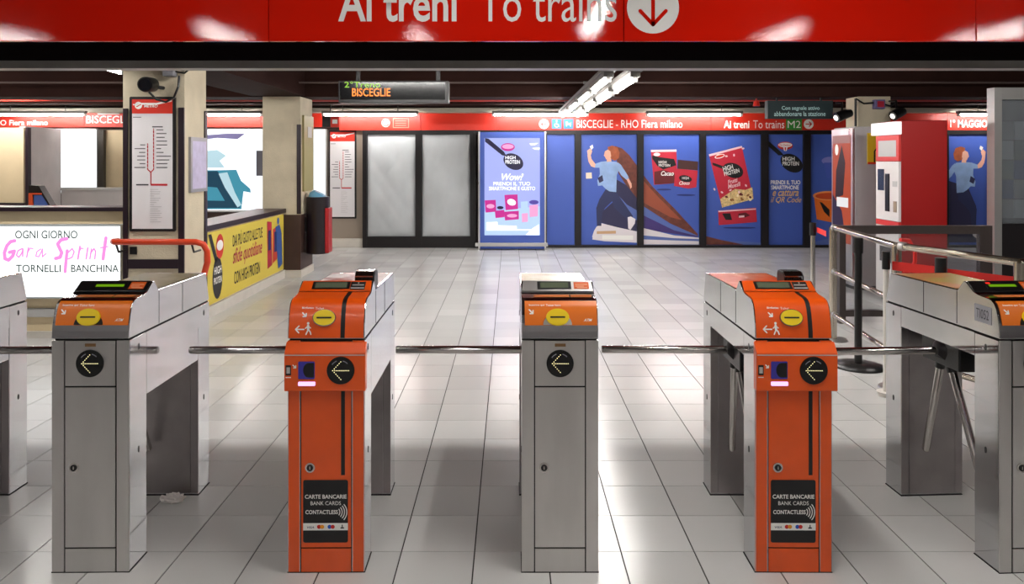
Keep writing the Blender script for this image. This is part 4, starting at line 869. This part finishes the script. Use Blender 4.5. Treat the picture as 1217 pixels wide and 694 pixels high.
yn = tag(MB().box(X(1031,8.99), X(1045,8.99), 8.985, 8.998, Z(195,8.99), Z(158,8.99)).build('notice', mat('notice_yellow',(220,186,40),.5)), 'yellow notice with a black arrow on the grey vending machine', 'notice')
MB().ribbon(F((0,8.985,0)), [(X(1039,8.99),Z(192,8.99)),(X(1039,8.99),Z(180,8.99)),(X(1041,8.99),Z(177,8.99)),(X(1044,8.99),Z(179,8.99))], .018, .002).build('notice_arrow', BLACKP, yn)
MB().box(X(1031,8.99), X(1045,8.99), 8.984, 8.9849, Z(195,8.99), Z(192.5,8.99)).build('notice_edge', REDB, yn)
# red ticket machine
x0, x1, y0, y1, zt = 4.224, 4.754, 8.0, 8.5, Z(143,8.0)
tk = tag(empty('ticket_machine', (x0,y0,0)), 'red ticket machine with white front panel and lit header', 'ticket machine')
w_, dd = x1-x0, y1-y0
MB().box(.03, w_, 0, dd, .04, zt).build('body', REDM, tk, bevel=.006)
MB().box(.05, w_-.03, .03, dd-.03, 0, .04).build('plinth', BLACK, tk)
MB().box(-.05, .029, -.012, dd+.01, Z(160,8.1), Z(145,8.1)).build('lit_header', mat('header_lit',(250,246,248),.4,emit=1.1), tk, bevel=.006)
MB().box(0, .0295, .003, dd-.003, 1.58, Z(161,8.1)).build('upper_panel', mat('panel_red',(206,50,46),.4), tk, bevel=.003)
MB().box(0, .0295, .003, dd-.003, .92, 1.575).build('front_panel', mat('panel_white',(214,208,206),.4), tk, bevel=.003)
MB().box(0, .0295, .003, dd-.003, .86, .915).build('front_band', mat('panel_red',(206,50,46),.4), tk)
lo = MB().box(0, .0295, .003, dd-.003, .06, .855).build('lower_panel', mat('panel_white',(214,208,206),.4), tk, bevel=.003)
ft = F((0,dd,0),(0,-1,0),(0,0,1))
MB().rect(ft, .06, .45, 1.63, 1.81, .002).build('information_sheet', GREYP, tk)
MB().ext(ft, [(.06,1.25),(.19,1.25),(.19,1.49),(.06,1.49)], 0, .008).build('ticket_screen', mat('screen_dark',(40,44,60),.15), tk)
MB().ext(ft, [(.23,1.02),(.31,1.02),(.31,1.44),(.23,1.44)], 0, .012).build('coin_unit', BLACK, tk)
MB().ext(ft, [(.40,1.02),(.46,1.02),(.46,1.14),(.40,1.14)], 0, .008).build('card_slot', mat('slot_tan',(150,130,110),.4), tk)
MB().ext(ft, [(.38,1.30),(.47,1.30),(.47,1.36),(.38,1.36)], 0, .006).build('keypad', GREYP, tk)
MB().ext(ft, [(.10,.45),(.42,.45),(.42,.62),(.10,.62)], 0, .006).build('ticket_tray', mat('tray_dark',(70,66,66),.4), lo)
# pillar 3 fittings
jr = tag(MB().box(X(1038,9.9), X(1050.5,9.9), 9.86, 9.937, Z(129.5,9.9), Z(118.5,9.9)).build('alarm_box', mat('alarm_violet',(96,86,130),.5), bevel=.006), 'small violet and red alarm box on the rear right pillar', 'alarm box')
MB().rect(F((0,9.86,0)), X(1041,9.9), X(1049,9.9), Z(127.5,9.9), Z(120.5,9.9), .002).build('alarm_front', mat('alarm_red',(170,30,50),.4), jr)
MB().tube([(X(1017,9.9),9.90,Z(117,9.9)),(X(1027,9.9),9.91,Z(123,9.9)),(X(1038,9.9),9.9,Z(122,9.9))], .012, 8).build('cable', BLACK, jr)
MB().tube([(X(1051,9.9),9.9,Z(124,9.9)),(X(1058,9.9),9.9,Z(126,9.9)),(X(1066,9.9),9.9,Z(120,9.9))], .012, 8).build('cable', BLACK, jr)
def spot(px, py, dx, label):
    x, z = X(px,9.7), Z(py,9.7)
    s = tag(empty('spot_lamp', (x,9.7,z)), label, 'spot lamp')
    MB().tube([(dx*.11,-.02,-.045),(0,0,0),(-dx*.10,.03,.02)], [.068,.066,.05], 20).build('body', BLACK, s)
    MB().tube([(dx*.113,-.021,-.047),(dx*.125,-.023,-.052)], [.036,.03], 20).build('lens', mat('spot_glow',(255,250,240),.3,emit=3), s)
    MB().tube([(0,.05,.02),(0,.06,.16),(0,.24,.17)], .014, 8).build('bracket', BLACK, s)
spot(1003, 136, -1, 'black spot lamp right of the teal sign, lit')
spot(1068, 134, -.8, 'black spot lamp above the red ticket machine')
MB().tube([(X(1017,9.92),9.925,Z(117,9.92)),(X(1017,9.92),9.925,Z(150,9.92))], .016, 8).build('conduit', BLACKM).parent = P3
P3.children[-1].matrix_parent_inverse = P3.matrix_world.inverted()
bpy.context.view_layer.update()
for c_ in P3.children:
    if c_.name.startswith('conduit'): c_.matrix_parent_inverse = P3.matrix_world.inverted()
# glass booth at the right edge
D = 7.45; x0 = X(1182,D); zt = Z(104,D)
bo = tag(empty('display_cabinet', (x0,D,0)), 'aluminium framed glass display cabinet cut off by the right edge', 'cabinet')
ALU = mat('aluminium',(176,174,172),.35,.7)
GL = mat('booth_glass',(200,206,212),.04); GL.node_tree.nodes['Principled BSDF'].inputs['Transmission Weight'].default_value = .85; GL.node_tree.nodes['Principled BSDF'].inputs['IOR'].default_value = 1.1
for x in (0, 1.3):
    MB().box(x, x+.075, 0, .12, 0, zt).build('post', ALU, bo)
MB().box(.076,1.299,0,.12,zt-.12,zt).build('header', ALU, bo)
MB().box(.076,1.299,.03,.04,.95,zt-.121).build('pane', GL, bo)
MB().box(.076,1.299,.02,.06,.05,.945).build('lower_panel', BLACKM, bo)
MB().box(.076,1.299,.01,.07,.9455,.9495).build('mid_rail', BLACKM, bo)
MB().box(.076,1.299,.10,.118,.05,zt-.121).build('back_panel', mat('cabinet_back',(90,88,92),.5), bo)
q = random.Random(9)
for i in range(4):
    for j in range(5):
        s_ = MB().box(.10+.16*i, .25+.16*i, .085, .0995, 1.0+.2*j, 1.19+.2*j)
        s_.build('inner_panel', mat('booth_tile%d'%((i*3+j*5)%4), ((150,150,156),(90,98,140),(120,130,128),(186,186,190))[(i*3+j*5)%4], .5), bo)
# glass barrier
D = 7.2
gb = tag(empty('glass_barrier', (X(1000,D),D,0)), 'dark framed glass barrier before the ticket machine', 'barrier')
ox = X(1000,D); DK = mat('barrier_dark',(58,50,48),.4,.2); xe = 4.72-ox
MB().box(-.03, .03, -.03, .03, 0, .955).build('post', DK, gb); MB().box(xe-.14, xe-.02, -.03, .03, 0, .955).build('post', DK, gb)
MB().box(.031, xe-.141, -.03, .03, .875, .955).build('top_rail', DK, gb); MB().box(.031, xe-.141, -.03, .03, .07, .13).build('bottom_rail', DK, gb)
GB = mat('barrier_glass',(220,222,224),.05); GB.node_tree.nodes['Principled BSDF'].inputs['Transmission Weight'].default_value = .97; GB.node_tree.nodes['Principled BSDF'].inputs['IOR'].default_value = 1.05
MB().box(.031, xe-.141, -.004, .004, .131, .874).build('pane', GB, gb)
# steel railing
RAILS = mat('rail_steel',(200,190,176),.22,1)
ra = tag(empty('railing', (2.87,6.54,0)), 'stainless steel three bar railing behind the right turnstiles', 'railing')
A, Bp, Cp, Dp = Vector((0,0,0)), Vector((-.16,-1.38,0)), Vector((.13,-2.21,0)), Vector((.9,-2.5,0))
for P in (A, Bp, Cp, Dp):
    MB().tube([P, P+Vector((0,0,1.0))], .033, 16).build('post', RAILS, ra)
    MB().tube([P+Vector((0,0,0)), P+Vector((0,0,.012))], [.12,.115], 24).build('foot_plate', STEEL, ra)
for z in (1.0, .61, .23):
    for P, Q in ((A,Bp),(Bp,Cp),(Cp,Dp)):
        r = .024 if z > .9 else .02; o = Vector((0,0,z)); t = (Q-P).normalized()
        MB().tube([P+o+t*(.034 if z < .9 else 0), Q+o-t*(.034 if z < .9 else 0)], r, 14).build('bar', RAILS, ra)
        if z < .9 or True: MB().tube([P+o+t*.03, P+o+t*.07], r+.006, 14).build('collar', STEEL, ra)
# belt stanchions
def stanchion(x, y, h, m, label, r=.028, base=.19):
    s = tag(empty('belt_stanchion', (x,y,0)), label, 'stanchion')
    MB().tube([(0,0,0),(0,0,.012),(0,0,.03)], [base,base,.06], 28).build('base', m if m is not CHROME else STEEL, s)
    MB().tube([(0,0,.03),(0,0,h-.12)], r, 16).build('pole', m, s)
    MB().tube([(0,0,h-.12),(0,0,h)], r+.008, 16).build('belt_head', m if m is BLACK else BLACK, s)
    return s
BELT = mat('red_belt',(212,34,26),.5)
stanchion(X(1020,5.7), 5.7, 1.0, BLACK, 'black belt stanchion with round base behind the railing')
stanchion(X(966,7.0), 7.0, 1.0, CHROME, 'chrome belt stanchion left of the railing end', .022)
stanchion(X(1118,4.75), 4.75, .97, BLACK, 'black belt stanchion clipping two red belts by the railing', .026, .12)
s = stanchion(X(1053,5.0), 5.0, .98, mat('white_post',(214,208,200),.4), 'white slim belt stanchion behind the T1052 turnstile', .018, .05)
x0, x1 = X(1061,5.0), X(1111,4.78)
def belt(p, q, h, label):
    p, q = Vector(p), Vector(q); dd_ = (q-p); fr_ = F(p, dd_, (0,0,1))
    return tag(MB().ext(fr_, [(0,-h/2),(dd_.length,-h/2),(dd_.length,h/2),(0,h/2)], -.001, .001).build('belt', BELT), label, 'belt')
belt((X(1059.5,5.0),4.99,.885), (X(1110.5,4.76),4.76,.885), .06, 'red barrier belt left of the black clip')
belt((X(1126,4.74),4.74,.872), (X(1208,4.40),4.42,.872), .06, 'red barrier belt right of the black clip')
belt((X(970,7.0),6.99,.935), (2.835,6.60,.935), .05, 'short red belt between chrome stanchion and railing end')
hp = [Vector((X(1070,5.3),5.3,Z(285,5.3))), Vector((X(1082,5.3),5.32,Z(286,5.3))), Vector((X(1091,5.3),5.34,Z(298,5.3))), Vector((X(1091,5.3),5.34,Z(312,5.3))), Vector((X(1084,5.3),5.32,Z(322,5.3))), Vector((X(1074,5.3),5.3,Z(325,5.3)))]
tag(MB().tube(hp, .014, 10).build('red_cord', BELT), 'red cord loop hanging behind the steel railing', 'cord')

# crumpled paper on the floor
q = random.Random(4); bm = bmesh.new(); bmesh.ops.create_icosphere(bm, subdivisions=3, radius=1)
for v in bm.verts:
    k = .75+.5*q.random(); v.co = Vector((v.co.x*.052*k, v.co.y*.03*k, max(0,(v.co.z+.6)*.022*k)))
me = bpy.data.meshes.new('crumpled_tissue'); bm.to_mesh(me); bm.free(); me.materials.append(mat('tissue',(226,220,216),.8))
o = bpy.data.objects.new('crumpled_tissue', me); COL.objects.link(o); o.location = (X(208,3.48), 3.46, .0005)
tag(o, 'crumpled white tissue on the floor beside the left grey turnstile', 'tissue')
